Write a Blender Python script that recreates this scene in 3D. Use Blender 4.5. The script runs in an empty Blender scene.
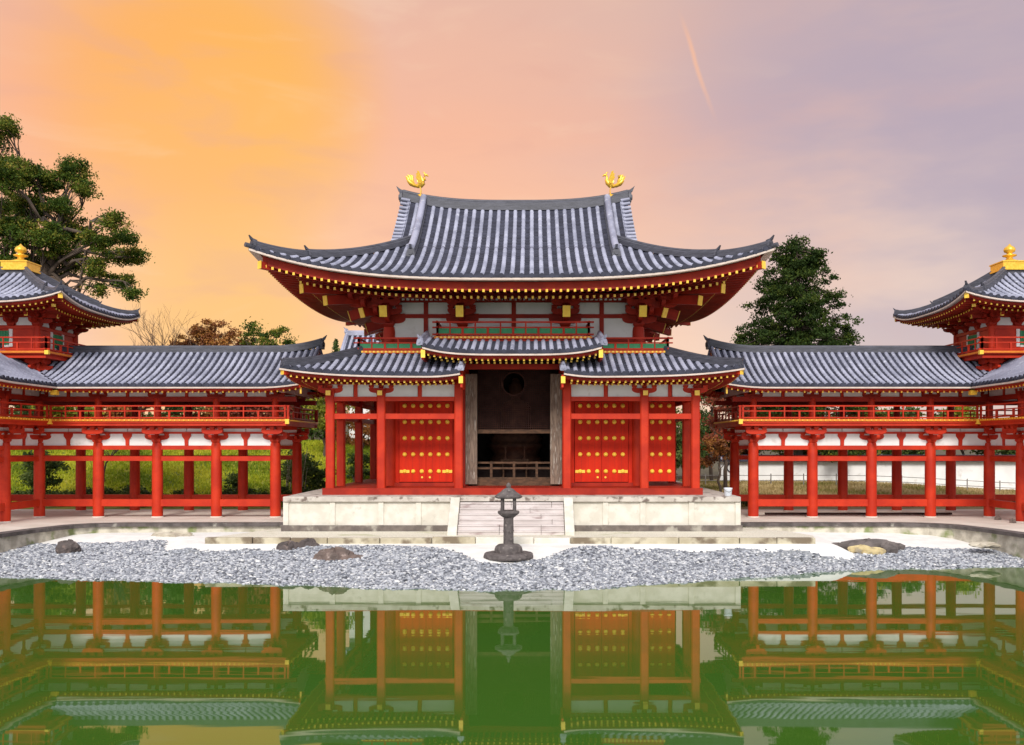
import bpy, math, random
import numpy as np
from math import sin, cos, pi, radians, sqrt
random.seed(7); rng = np.random.default_rng(11)
S = bpy.context.scene; COL = S.collection

# ------------------------------------------------------------------ camera
cam = bpy.data.cameras.new('camera'); cam_o = bpy.data.objects.new('camera', cam); COL.objects.link(cam_o)
cam_o.location = (0.74, 0, 3.08); cam_o.rotation_euler = (radians(90), 0, 0)
cam.sensor_width = 36; cam.lens = 918/1024*36
cam.shift_x = -19.7/1024; cam.shift_y = 72.5/1024; cam.clip_end = 3000
S.camera = cam_o
S.view_settings.view_transform = 'Standard'; S.view_settings.look = 'None'
S.view_settings.exposure = 0.0; S.view_settings.gamma = 1
S.render.engine = 'CYCLES'; S.cycles.use_denoising = True
S.cycles.max_bounces = 6; S.cycles.diffuse_bounces = 3; S.cycles.glossy_bounces = 3; S.cycles.transparent_max_bounces = 4

# ------------------------------------------------------------------ sky and sun
SUN_EL, SUN_AZ = radians(35), radians(183)      # azimuth clockwise from +Y: behind the viewer, to the left
w = bpy.data.worlds.new('World'); S.world = w; w.use_nodes = True
NT = w.node_tree; NT.nodes.clear()
def wn(t, **k):
    n = NT.nodes.new(t)
    for a, b in k.items(): setattr(n, a, b)
    return n
def wl(a, b): NT.links.new(a, b)
def sock(v):
    return v
def wmath(op, a, b=None, c=None, clamp=False):
    n = wn('ShaderNodeMath', operation=op, use_clamp=clamp)
    for i, v in enumerate((a, b, c)):
        if v is None: continue
        if isinstance(v, (int, float)): n.inputs[i].default_value = v
        else: wl(v, n.inputs[i])
    return n.outputs[0]
def wrange(v, a, b, c=0., d=1., smooth=True):
    n = wn('ShaderNodeMapRange'); n.interpolation_type = 'SMOOTHSTEP' if smooth else 'LINEAR'
    wl(v, n.inputs['Value'])
    for k, x in zip(('From Min', 'From Max', 'To Min', 'To Max'), (a, b, c, d)): n.inputs[k].default_value = x
    return n.outputs[0]
def wramp(v, stops):
    n = wn('ShaderNodeValToRGB'); wl(v, n.inputs[0]); e = n.color_ramp.elements
    while len(e) < len(stops): e.new(0.5)
    for el, (p, c) in zip(e, stops): el.position = p; el.color = (*c, 1)
    return n.outputs[0]
def wmix(f, a, b):
    n = wn('ShaderNodeMix', data_type='RGBA')
    if isinstance(f, (int, float)): n.inputs[0].default_value = f
    else: wl(f, n.inputs[0])
    for i, v in ((6, a), (7, b)):
        if isinstance(v, tuple): n.inputs[i].default_value = (*v, 1)
        else: wl(v, n.inputs[i])
    return n.outputs[2]
def wdot(vec, v):
    n = wn('ShaderNodeVectorMath', operation='DOT_PRODUCT'); wl(vec, n.inputs[0]); n.inputs[1].default_value = v
    return n.outputs['Value']
def unit(v):
    l = sqrt(sum(a*a for a in v)); return tuple(a/l for a in v)
def skydir(px, py): return unit(((px-531.7)/918, 1.0, (445-py)/918))
tc = wn('ShaderNodeTexCoord'); G = tc.outputs['Generated']
sx = wn('ShaderNodeSeparateXYZ'); wl(G, sx.inputs[0]); X, Y, Z = sx.outputs
mp = wn('ShaderNodeMapping'); wl(G, mp.inputs[0]); mp.inputs['Scale'].default_value = (1.5, 1.5, 5.0); mp.inputs['Rotation'].default_value = (0, .35, 0)
nz = wn('ShaderNodeTexNoise'); wl(mp.outputs[0], nz.inputs['Vector']); nz.inputs['Scale'].default_value = 1.7; nz.inputs['Detail'].default_value = 5; nz.inputs['Roughness'].default_value = .55
nz2 = wn('ShaderNodeTexNoise'); wl(mp.outputs[0], nz2.inputs['Vector']); nz2.inputs['Scale'].default_value = 4.5; nz2.inputs['Detail'].default_value = 6; nz2.inputs['Distortion'].default_value = .6
nv = nz.outputs[0]
Lc = wramp(Z, [(0, (1, .68, .47)), (.10, (1, .63, .42)), (.20, (.98, .55, .345)), (.32, (.94, .49, .315)), (.45, (.80, .48, .37))])
Rc = wramp(Z, [(0, (.88, .67, .54)), (.12, (.82, .635, .54)), (.22, (.70, .545, .51)), (.33, (.60, .44, .45)), (.45, (.66, .47, .42))])
Xn = wmath('ADD', X, wmath('MULTIPLY', wmath('SUBTRACT', nv, .5), .35))
front = wmix(wrange(Xn, -.12, .46), Lc, Rc)
# bluish-mauve cloud bank high on the right
bank = wmath('MULTIPLY', wrange(wdot(G, skydir(1010, 110)), .93, 1.0), wrange(nv, .30, .60))
front = wmix(wmath('MULTIPLY', bank, .80), front, (.45, .37, .455))
front = wmix(wmath('MULTIPLY', wrange(wdot(G, skydir(215, 95)), .983, 1.0), .95), front, (1.0, .47, .075))
front = wmix(wmath('MULTIPLY', wrange(wdot(G, skydir(110, 120)), .985, 1.0), .35), front, (1.0, .42, .14))
front = wmix(wmath('MULTIPLY', wrange(wdot(G, skydir(225, 200)), .984, 1.0), .25), front, (1.0, .60, .24))
front = wmix(wmath('MULTIPLY', wrange(wdot(G, skydir(230, 330)), .988, 1.0), .75), front, (1.0, .55, .14))
left_ = wrange(X, .22, -.02, .25, 1.)
front = wmix(wmath('MULTIPLY', wmath('MULTIPLY', wrange(nz2.outputs[0], .50, .70), left_), .26), front, (.76, .40, .31))
front = wmix(wmath('MULTIPLY', wmath('MULTIPLY', wrange(nz2.outputs[0], .46, .28), left_), .20), front, (1.0, .74, .50))
# thin lit contrail
a_, b_ = skydir(685, 30), skydir(714, 118)
nrm = unit((a_[1]*b_[2]-a_[2]*b_[1], a_[2]*b_[0]-a_[0]*b_[2], a_[0]*b_[1]-a_[1]*b_[0]))
dl = wmath('ABSOLUTE', wmath('ADD', wdot(G, nrm), wmath('MULTIPLY', wmath('SUBTRACT', nz2.outputs[0], .5), .006)))
cf = wmath('MULTIPLY', wrange(dl, .0035, .0), wmath('MULTIPLY', wrange(Z, b_[2]-.01, b_[2]+.05), wrange(Z, a_[2]+.02, a_[2]-.02)))
cf = wmath('MULTIPLY', cf, wrange(X, .05, .12))
front = wmix(wmath('MULTIPLY', cf, .6), front, (1.0, .52, .30))
over = wmix(wrange(Z, .48, .85), front, (.74, .72, .80))
back = wmix(wrange(Y, .30, -.25), over, (1.14, 1.16, 1.24))
# the land below the horizon is hidden by the ground sheet
bg1 = wn('ShaderNodeBackground'); wl(back, bg1.inputs[0]); bg1.inputs[1].default_value = 1.0
st = wn('ShaderNodeTexSky', sky_type='NISHITA'); st.sun_disc = False; st.sun_elevation = SUN_EL; st.sun_rotation = SUN_AZ
bg2 = wn('ShaderNodeBackground'); wl(st.outputs[0], bg2.inputs[0]); bg2.inputs[1].default_value = 0.006
ad = wn('ShaderNodeAddShader'); wl(bg1.outputs[0], ad.inputs[0]); wl(bg2.outputs[0], ad.inputs[1])
wo = wn('ShaderNodeOutputWorld'); wl(ad.outputs[0], wo.inputs[0])
sun = bpy.data.lights.new('sun', 'SUN'); sun.energy = 3.0; sun.angle = radians(16); sun.color = (1, .95, .88)
so = bpy.data.objects.new('sun', sun); COL.objects.link(so)
so.rotation_euler = (pi/2 - SUN_EL, 0, pi - SUN_AZ); so.location = (-20, -30, 40)

# ------------------------------------------------------------------ materials
def mat(name, c1, c2=None, rough=.6, scale=4., bump=0., bscale=None, metal=0., spec=.5, lo=.35, hi=.65, stretch=(1, 1, 1), c3=None, s3=1., f3=(.55, .7), detail=5):
    m = bpy.data.materials.new(name); m.use_nodes = True; t = m.node_tree; b = t.nodes['Principled BSDF']
    b.inputs['Roughness'].default_value = rough; b.inputs['Metallic'].default_value = metal
    b.inputs['Specular IOR Level'].default_value = spec
    tcn = t.nodes.new('ShaderNodeTexCoord'); mpn = t.nodes.new('ShaderNodeMapping'); t.links.new(tcn.outputs['Object'], mpn.inputs[0])
    mpn.inputs['Scale'].default_value = stretch
    def ns(sc, det=detail):
        n = t.nodes.new('ShaderNodeTexNoise'); n.inputs['Scale'].default_value = sc; n.inputs['Detail'].default_value = det
        t.links.new(mpn.outputs[0], n.inputs['Vector']); return n
    def mixc(f, a, bb, lo_, hi_):
        r = t.nodes.new('ShaderNodeMapRange'); r.interpolation_type = 'SMOOTHSTEP'; t.links.new(f, r.inputs[0])
        r.inputs[1].default_value = lo_; r.inputs[2].default_value = hi_
        mx = t.nodes.new('ShaderNodeMix'); mx.data_type = 'RGBA'; t.links.new(r.outputs[0], mx.inputs[0])
        if isinstance(a, tuple): mx.inputs[6].default_value = (*a, 1)
        else: t.links.new(a, mx.inputs[6])
        mx.inputs[7].default_value = (*bb, 1); return mx.outputs[2]
    if c2 is None: c2 = tuple(x*.82 for x in c1)
    col = mixc(ns(scale).outputs[0], c1, c2, lo, hi)
    if c3: col = mixc(ns(s3).outputs[0], col, c3, *f3)
    t.links.new(col, b.inputs['Base Color'])
    if bump:
        bn = t.nodes.new('ShaderNodeBump'); bn.inputs['Strength'].default_value = bump; bn.inputs['Distance'].default_value = .03
        t.links.new(ns(bscale or scale*4).outputs[0], bn.inputs['Height']); t.links.new(bn.outputs[0], b.inputs['Normal'])
    return m
def mat_attr(name, stops, rough=.8, transl=0., attr='tint', spec=.3):
    m = bpy.data.materials.new(name); m.use_nodes = True; t = m.node_tree; b = t.nodes['Principled BSDF']
    b.inputs['Roughness'].default_value = rough; b.inputs['Specular IOR Level'].default_value = spec
    at = t.nodes.new('ShaderNodeAttribute'); at.attribute_name = attr
    r = t.nodes.new('ShaderNodeValToRGB'); e = r.color_ramp.elements
    while len(e) < len(stops): e.new(.5)
    for el, (p, c) in zip(e, stops): el.position = p; el.color = (*c, 1)
    t.links.new(at.outputs['Fac'], r.inputs[0]); t.links.new(r.outputs[0], b.inputs['Base Color'])
    if transl:
        tr = t.nodes.new('ShaderNodeBsdfTranslucent'); t.links.new(r.outputs[0], tr.inputs[0])
        mx = t.nodes.new('ShaderNodeMixShader'); mx.inputs[0].default_value = transl
        t.links.new(b.outputs[0], mx.inputs[1]); t.links.new(tr.outputs[0], mx.inputs[2])
        t.links.new(mx.outputs[0], t.nodes['Material Output'].inputs[0])
    return m
M = {}
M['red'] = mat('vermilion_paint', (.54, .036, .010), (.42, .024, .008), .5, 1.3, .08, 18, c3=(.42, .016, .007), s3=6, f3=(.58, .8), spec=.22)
M['red_dark'] = mat('dark_vermilion', (.36, .024, .009), (.27, .017, .008), .55, 2, .08, 18, spec=.2)  # darker copy of the vermilion: under-eave shade put into the colour
M['red_door'] = mat('door_vermilion', (.60, .024, .005), (.50, .019, .0045), .55, 1.6, .05, 14, stretch=(3, 3, .6), spec=.15)
M['gold'] = mat('gold_cap', (.95, .62, .07), (.90, .53, .05), .35, 6, metal=.0)
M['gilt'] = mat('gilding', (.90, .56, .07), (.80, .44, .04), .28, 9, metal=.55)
M['orange'] = mat('ochre_edge', (.72, .22, .012), (.62, .17, .01), .5, 9)
M['white'] = mat('plaster', (.80, .79, .77), (.72, .71, .69), .85, 1.2, .05, 30, c3=(.62, .59, .55), s3=2.3, f3=(.58, .78))
M['cream'] = mat('eave_lime', (.62, .51, .44), (.52, .42, .36), .7, 3)
M['tile'] = mat('roof_tile', (.33, .335, .43), (.20, .205, .275), .45, .8, .12, 30, c3=(.42, .43, .51), s3=5, f3=(.55, .75))
M['pan'] = mat('pan_tile', (.046, .048, .072), (.028, .029, .044), .6, 2.2, .1, 30, spec=.2)
M['ridge'] = mat('ridge_tile', (.072, .072, .092), (.045, .045, .058), .5, 3, .2, 24, stretch=(1, 1, 6))
M['green'] = mat('green_panel', (.03, .26, .10), (.025, .21, .08), .6, 4)
M['wood'] = mat('weathered_wood', (.26, .19, .14), (.11, .07, .05), .85, 3, .3, 20, stretch=(6, 6, .7), c3=(.42, .37, .31), s3=3)
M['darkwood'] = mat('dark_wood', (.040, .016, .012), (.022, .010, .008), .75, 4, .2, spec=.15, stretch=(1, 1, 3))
M['brownwood'] = mat('brown_wood', (.13, .07, .04), (.07, .04, .025), .75, 4, .2, spec=.2, stretch=(1, 3, 3))
M['lattice'] = mat('lattice_wood', (.075, .034, .026), (.045, .02, .016), .8, 4, .1, spec=.15)
M['interior'] = mat('shadowed_wood', (.03, .017, .012), (.02, .011, .009), .8, 3)  # near-black wood with the indoor shade put into its colour
M['stone'] = mat('pale_stone', (.68, .64, .56), (.58, .54, .46), .8, 2.6, .3, 16, c3=(.42, .38, .31), s3=3.5, f3=(.60, .82))
M['stone_cap'] = mat('lichened_stone', (.55, .50, .44), (.44, .39, .34), .85, 2, .35, 14, c3=(.16, .12, .10), s3=3.2, f3=(.54, .66))
M['stone_dark'] = mat('dark_stone', (.17, .14, .12), (.11, .09, .08), .9, 3, .4, 12, c3=(.36, .33, .28), s3=1.8, f3=(.55, .7))
M['step'] = mat('step_stone', (.60, .54, .52), (.50, .44, .42), .8, 1.8, .3, 15, stretch=(.6, 1, 2), c3=(.33, .25, .24), s3=2.5, f3=(.56, .75))
M['lantern'] = mat('lantern_stone', (.125, .105, .10), (.075, .062, .06), .85, 6, .5, 20, c3=(.22, .19, .17), s3=9, f3=(.58, .72))
M['kerb'] = mat('kerb_stone', (.60, .55, .45), (.38, .34, .27), .9, 3, .4, 14, c3=(.20, .23, .09), s3=1.3, f3=(.52, .66))
M['kerbtop'] = mat('kerb_top', (.12, .10, .095), (.065, .055, .05), .9, 3, .4, 14, c3=(.30, .28, .24), s3=2.4, f3=(.6, .72))
M['edging'] = mat('edging_stone', (.50, .45, .33), (.36, .31, .21), .9, 1.5, .4, 14, c3=(.17, .13, .085), s3=1.3, f3=(.48, .60))
M['rock'] = mat('dark_rock', (.10, .08, .075), (.06, .048, .045), .9, 3, .6, 9, c3=(.20, .15, .13), s3=5)
M['rock_red'] = mat('brown_rock', (.17, .12, .10), (.10, .075, .065), .9, 3, .6, 9, c3=(.32, .25, .22), s3=5)
M['rock_lichen'] = mat('lichen_rock', (.15, .125, .115), (.085, .072, .068), .9, 2, .6, 9)
M['lichen'] = mat('yellow_rock', (.55, .45, .24), (.46, .36, .18), .9, 3, .5, 9, c3=(.26, .22, .16), s3=3)
M['rock_pale'] = mat('pale_rock', (.50, .45, .36), (.38, .33, .25), .9, 3, .5, 9)
M['bark'] = mat('bark', (.10, .07, .05), (.06, .042, .032), .9, 3, .6, 12, stretch=(1, 1, .4))
M['bark_pale'] = mat('pale_bark', (.30, .19, .12), (.22, .13, .085), .9, 3, .4, 12)
M['plastic'] = mat('white_plastic', (.72, .76, .82), (.66, .70, .76), .4, 4)
M['fence'] = mat('grey_wood', (.24, .22, .20), (.15, .135, .125), .85, 4, .3)
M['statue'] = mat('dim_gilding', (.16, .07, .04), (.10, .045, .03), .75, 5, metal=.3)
M['leaf_camphor'] = mat_attr('camphor_leaf', [(0, (.020, .045, .008)), (.45, (.060, .105, .012)), (.8, (.16, .18, .022)), (1, (.30, .22, .04))], .6, .3, spec=.15)
M['leaf_conifer'] = mat_attr('conifer_leaf', [(0, (.014, .030, .007)), (.5, (.034, .060, .011)), (.85, (.09, .115, .016)), (1, (.17, .17, .022))], .7, .2, spec=.12)
M['leaf_red'] = mat_attr('red_leaf', [(0, (.13, .030, .018)), (.5, (.26, .06, .03)), (1, (.42, .12, .06))], .6, .3)
M['leaf_orange'] = mat_attr('orange_leaf', [(0, (.22, .08, .02)), (.5, (.38, .15, .04)), (1, (.52, .26, .07))], .6, .3)
M['leaf_yellow'] = mat_attr('yellow_leaf', [(0, (.12, .15, .015)), (.5, (.24, .26, .02)), (1, (.42, .38, .04))], .6, .3)
M['leaf_green'] = mat_attr('green_leaf', [(0, (.025, .050, .012)), (.5, (.065, .11, .022)), (1, (.17, .22, .05))], .6, .25)
M['leaf_brown'] = mat_attr('bronze_leaf', [(0, (.12, .036, .012)), (.5, (.25, .085, .022)), (1, (.42, .20, .04))], .6, .2)
M['pebble'] = mat_attr('pebble_stone', [(0, (.045, .05, .058)), (.25, (.17, .18, .21)), (.6, (.36, .375, .41)), (.88, (.53, .535, .55)), (1, (.74, .73, .70))], .75)
M['sandy'] = mat('white_sand', (.84, .82, .78), (.76, .74, .70), .95, 2, .25, 60)
M['dirt'] = mat('pale_earth', (.70, .63, .55), (.60, .53, .45), .95, .8, .2, 30)
M['terrace'] = mat('cream_gravel', (.76, .71, .60), (.58, .54, .43), .95, 22, .6, 40, c3=(.40, .40, .22), s3=.8, f3=(.58, .75))
M['sludge'] = mat('wet_gravel', (.30, .31, .33), (.20, .21, .22), .7, 9, .6, 30)
M['lawn'] = mat('lawn', (.25, .26, .014), (.10, .13, .014), .9, 1.1, .8, 30, c3=(.33, .29, .03), s3=.5, f3=(.48, .62))
M['drylawn'] = mat('dry_lawn', (.30, .22, .10), (.22, .165, .075), .9, .9, .8, 30, c3=(.20, .22, .03), s3=.22, f3=(.56, .62))
M['forest_floor'] = mat('forest_floor', (.09, .075, .04), (.06, .055, .03), .95, .6, .6, 12)
# murky green pond
m = M['water'] = bpy.data.materials.new('pond_water'); m.use_nodes = True; t = m.node_tree; b = t.nodes['Principled BSDF']
b.inputs['Base Color'].default_value = (.018, .105, .016, 1); b.inputs['Roughness'].default_value = .022; b.inputs['IOR'].default_value = 1.6
tcn = t.nodes.new('ShaderNodeTexCoord'); mpn = t.nodes.new('ShaderNodeMapping'); mpn.inputs['Scale'].default_value = (.35, 1.5, 1); t.links.new(tcn.outputs['Object'], mpn.inputs[0])
nn = t.nodes.new('ShaderNodeTexNoise'); nn.inputs['Scale'].default_value = .9; nn.inputs['Detail'].default_value = 2; t.links.new(mpn.outputs[0], nn.inputs['Vector'])
bn = t.nodes.new('ShaderNodeBump'); bn.inputs['Strength'].default_value = .016; bn.inputs['Distance'].default_value = .1
t.links.new(nn.outputs[0], bn.inputs['Height']); t.links.new(bn.outputs[0], b.inputs['Normal'])
n2 = t.nodes.new('ShaderNodeTexNoise'); n2.inputs['Scale'].default_value = .25; n2.inputs['Detail'].default_value = 4; t.links.new(tcn.outputs['Object'], n2.inputs['Vector'])
mr = t.nodes.new('ShaderNodeMix'); mr.data_type = 'RGBA'; t.links.new(n2.outputs[0], mr.inputs[0]); mr.inputs[6].default_value = (.048, .118, .010, 1); mr.inputs[7].default_value = (.038, .112, .016, 1)
t.links.new(mr.outputs[2], b.inputs['Base Color'])

# ------------------------------------------------------------------ mesh helpers
def empty(name, label, cat, loc, group=None):
    o = bpy.data.objects.new(name, None); COL.objects.link(o); o.location = loc; o.empty_display_size = .3
    o['label'] = label; o['category'] = cat
    if group: o['group'] = group
    return o
def tag(o, label, cat, group=None):
    o['label'] = label; o['category'] = cat
    if group: o['group'] = group
    return o
class MB:
    def __init__(s): s.v = []; s.f = []; s.m = []; s.sm = []
    def add(s, vs, fs, m=0, smooth=False):
        o = len(s.v); s.v += [tuple(p) for p in vs]
        for f in fs: s.f.append(tuple(i+o for i in f)); s.m.append(m); s.sm.append(smooth)
    def box(s, a, b, m=0):
        x0, y0, z0 = (min(a[i], b[i]) for i in range(3)); x1, y1, z1 = (max(a[i], b[i]) for i in range(3))
        s.add([(x0,y0,z0),(x1,y0,z0),(x1,y1,z0),(x0,y1,z0),(x0,y0,z1),(x1,y0,z1),(x1,y1,z1),(x0,y1,z1)],
              [(0,3,2,1),(4,5,6,7),(0,1,5,4),(1,2,6,5),(2,3,7,6),(3,0,4,7)], m)
    def cbox(s, c, d, m=0): s.box([c[i]-d[i]/2 for i in range(3)], [c[i]+d[i]/2 for i in range(3)], m)
    def bar(s, p, q, w, h, m=0, up=(0, 0, 1)):
        p = np.array(p, float); q = np.array(q, float); d = q-p; d /= np.linalg.norm(d)
        r = np.cross(d, up); r /= np.linalg.norm(r)+1e-9; u = np.cross(r, d)
        r = r*w/2; u = u*h/2
        vs = [p-r-u, p+r-u, p+r+u, p-r+u, q-r-u, q+r-u, q+r+u, q-r+u]
        s.add(vs, [(0,1,2,3),(7,6,5,4),(0,4,5,1),(1,5,6,2),(2,6,7,3),(3,7,4,0)], m)
    def tube(s, pts, rad, n=8, m=0, cap=True, flat=None):
        pts = [np.array(p, float) for p in pts]; k = len(pts)
        if isinstance(rad, (int, float)): rad = [rad]*k
        vs = []
        for i in range(k):
            d = pts[min(i+1, k-1)]-pts[max(i-1, 0)]; d /= np.linalg.norm(d)+1e-9
            a = np.array((0, 0, 1.)) if abs(d[2]) < .95 else np.array((1., 0, 0))
            r = np.cross(d, a); r /= np.linalg.norm(r); u = np.cross(r, d)
            for j in range(n):
                t = 2*pi*j/n; rr = rad[i]
                vs.append(pts[i] + r*cos(t)*rr*(flat or 1) + u*sin(t)*rr)
        fs = [(i*n+j, i*n+(j+1) % n, (i+1)*n+(j+1) % n, (i+1)*n+j) for i in range(k-1) for j in range(n)]
        s.add(vs, fs, m, True)
        if cap:
            s.add(vs[:n], [tuple(range(n-1, -1, -1))], m); s.add(vs[-n:], [tuple(range(n))], m)
    def lathe(s, prof, c, n=16, m=0, smooth=True, rot=0., sq=(1, 1)):
        vs = []
        for r, z in prof:
            for j in range(n):
                t = 2*pi*j/n+rot; vs.append((c[0]+r*cos(t)*sq[0], c[1]+r*sin(t)*sq[1], c[2]+z))
        k = len(prof)
        s.add(vs, [(i*n+j, i*n+(j+1) % n, (i+1)*n+(j+1) % n, (i+1)*n+j) for i in range(k-1) for j in range(n)], m, smooth)
        s.add(vs[:n], [tuple(range(n-1, -1, -1))], m); s.add(vs[-n:], [tuple(range(n))], m)
    def prism(s, poly, o, U, V, W, th, m=0):
        """polygon in the U,V plane at o, extruded th along W, centred"""
        o = np.array(o, float); U = np.array(U, float); V = np.array(V, float); W = np.array(W, float); n = len(poly)
        vs = [o+U*a+V*b-W*th/2 for a, b in poly]+[o+U*a+V*b+W*th/2 for a, b in poly]
        s.add(vs, [tuple(range(n-1, -1, -1)), tuple(range(n, 2*n))]+[(i, (i+1) % n, (i+1) % n+n, i+n) for i in range(n)], m)
    def sweep(s, pts, sec, m=0, cap=True):
        """closed section (a sideways, b up) carried along a path; sideways stays horizontal"""
        pts = [np.array(p, float) for p in pts]; k = len(pts); n = len(sec); vs = []
        for i in range(k):
            d = pts[min(i+1, k-1)]-pts[max(i-1, 0)]; d[2] = 0; d /= np.linalg.norm(d)+1e-9
            r = np.array((d[1], -d[0], 0))
            for a, b in sec: vs.append(pts[i]+r*a+np.array((0, 0, b)))
        s.add(vs, [(i*n+j, i*n+(j+1) % n, (i+1)*n+(j+1) % n, (i+1)*n+j) for i in range(k-1) for j in range(n)], m)
        if cap: s.add(vs[:n], [tuple(range(n-1, -1, -1))], m); s.add(vs[-n:], [tuple(range(n))], m)
    def build(s, name, mats, parent=None, mirror=False, bevel=0.):
        if not isinstance(mats, (list, tuple)): mats = [mats]
        v = np.array(s.v, float).reshape(-1, 3)
        f = s.f
        if mirror: v = v*np.array((-1, 1, 1)); f = [tuple(reversed(q)) for q in f]
        loc = np.zeros(3)
        if parent is not None:
            p = parent
            while p is not None: loc += np.array(p.location); p = p.parent
        else:
            loc = np.array(((v[:, 0].min()+v[:, 0].max())/2, (v[:, 1].min()+v[:, 1].max())/2, v[:, 2].min()))
        me = bpy.data.meshes.new(name); me.from_pydata([tuple(p) for p in (v-loc)], [], f)
        for mm in mats: me.materials.append(mm)
        me.polygons.foreach_set('material_index', s.m); me.polygons.foreach_set('use_smooth', s.sm); me.update()
        o = bpy.data.objects.new(name, me); COL.objects.link(o)
        if parent is not None: o.parent = parent
        else: o.location = loc
        if bevel:
            bv = o.modifiers.new('bevel', 'BEVEL'); bv.width = bevel; bv.segments = 2; bv.limit_method = 'ANGLE'
        return o
def ln(a, b, n): return [a+(b-a)*i/(n-1) for i in range(n)]

# ---- tiled roofs
class Face:
    """one roof slope: eave origin o, along-eave U, inward N, limits u>=a0+k0 d and u<=a1+k1 d, height zf(u,d)"""
    def __init__(s, o, U, N, l0, l1, d0, d1, zf): s.o = np.array(o, float); s.U = np.array(U, float); s.N = np.array(N, float); s.l0 = l0; s.l1 = l1; s.d0 = d0; s.d1 = d1; s.zf = zf
    def p(s, u, d, dz=0.):
        q = s.o+s.U*u+s.N*d; return np.array((q[0], q[1], s.zf(u, d)+dz))
    def span(s, d): return s.l0[0]+s.l0[1]*d, s.l1[0]+s.l1[1]*d
    def drange(s, u):
        lo, hi = s.d0, s.d1
        a, k = s.l0
        if k > 0: hi = min(hi, (u-a)/k)
        elif k < 0 and u < a: lo = max(lo, (u-a)/k)
        elif k == 0 and u < a: return 1, 0
        a, k = s.l1
        if k < 0: hi = min(hi, (u-a)/k)
        elif k > 0 and u > a: lo = max(lo, (u-a)/k)
        elif k == 0 and u > a: return 1, 0
        return lo, hi
def tiles(mb, F, sp=.36, r=.085, course=.27, caps=True, nu=None, edge=True):
    # stepped pan tiles (slot 1)
    n = max(2, int((F.d1-F.d0)/course)); ds = ln(F.d0, F.d1, n+1)
    L = F.span(F.d0); nu = nu or max(4, int(abs(L[1]-L[0])/.7))
    for i in range(n):
        rows = []
        for d, dz in ((ds[i], .05), (ds[i+1], .0)):
            a, b = F.span(d); rows.append([F.p(a+(b-a)*j/nu, d, dz) for j in range(nu+1)])
        nx = [F.p(F.span(ds[i])[0]+(F.span(ds[i])[1]-F.span(ds[i])[0])*j/nu, ds[i], -.02 if i else -.05) for j in range(nu+1)]
        vs = nx+rows[0]+rows[1]; q = nu+1
        mb.add(vs, [(j, j+1, q+j+1, q+j) for j in range(nu)]+[(q+j, q+j+1, 2*q+j+1, 2*q+j) for j in range(nu)], 1)
    # round cover tiles (slot 0)
    us = set()
    a, b = F.span(F.d0); a2, b2 = F.span(F.d1); lo, hi = min(a, a2), max(b, b2)
    k0 = math.ceil((lo+.04)/sp); k1 = math.floor((hi-.04)/sp)
    for k in range(k0, k1+1):
        u = k*sp; d0, d1 = F.drange(u)
        if d1-d0 < .12: continue
        m = max(1, int(round((d1-d0)/(course*1.25)))); pts = []
        for i in range(m):
            e0 = d0+(d1-d0)*i/m; e1 = d0+(d1-d0)*(i+1)/m
            pts.append((e0, r*1.06)); pts.append((e1, r*.93))
        ns = 6; vs = []
        for d, rr in pts:
            c = F.p(u, d)
            for j in range(ns+1):
                t = pi*j/ns; q = c+F.U*(rr*cos(t)); vs.append((q[0], q[1], q[2]+.02+rr*sin(t)*1.05))
        g = ns+1
        mb.add(vs, [(i*g+j+1, i*g+j, (i+1)*g+j, (i+1)*g+j+1) for i in range(len(pts)-1) for j in range(ns)], 0, True)
        if caps and abs(d0-F.d0) < 1e-6 and F.d0 == 0:
            c = F.p(u, 0)-F.N*.03; rr = r*1.15; ring = [c+F.U*(rr*cos(2*pi*j/10))+np.array((0, 0, .03+rr*sin(2*pi*j/10))) for j in range(10)]
            inn = [x+F.N*.07 for x in ring]
            mb.add(ring+inn, [tuple(range(9, -1, -1))]+[(j, (j+1) % 10, (j+1) % 10+10, j+10) for j in range(10)], 1)
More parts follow.
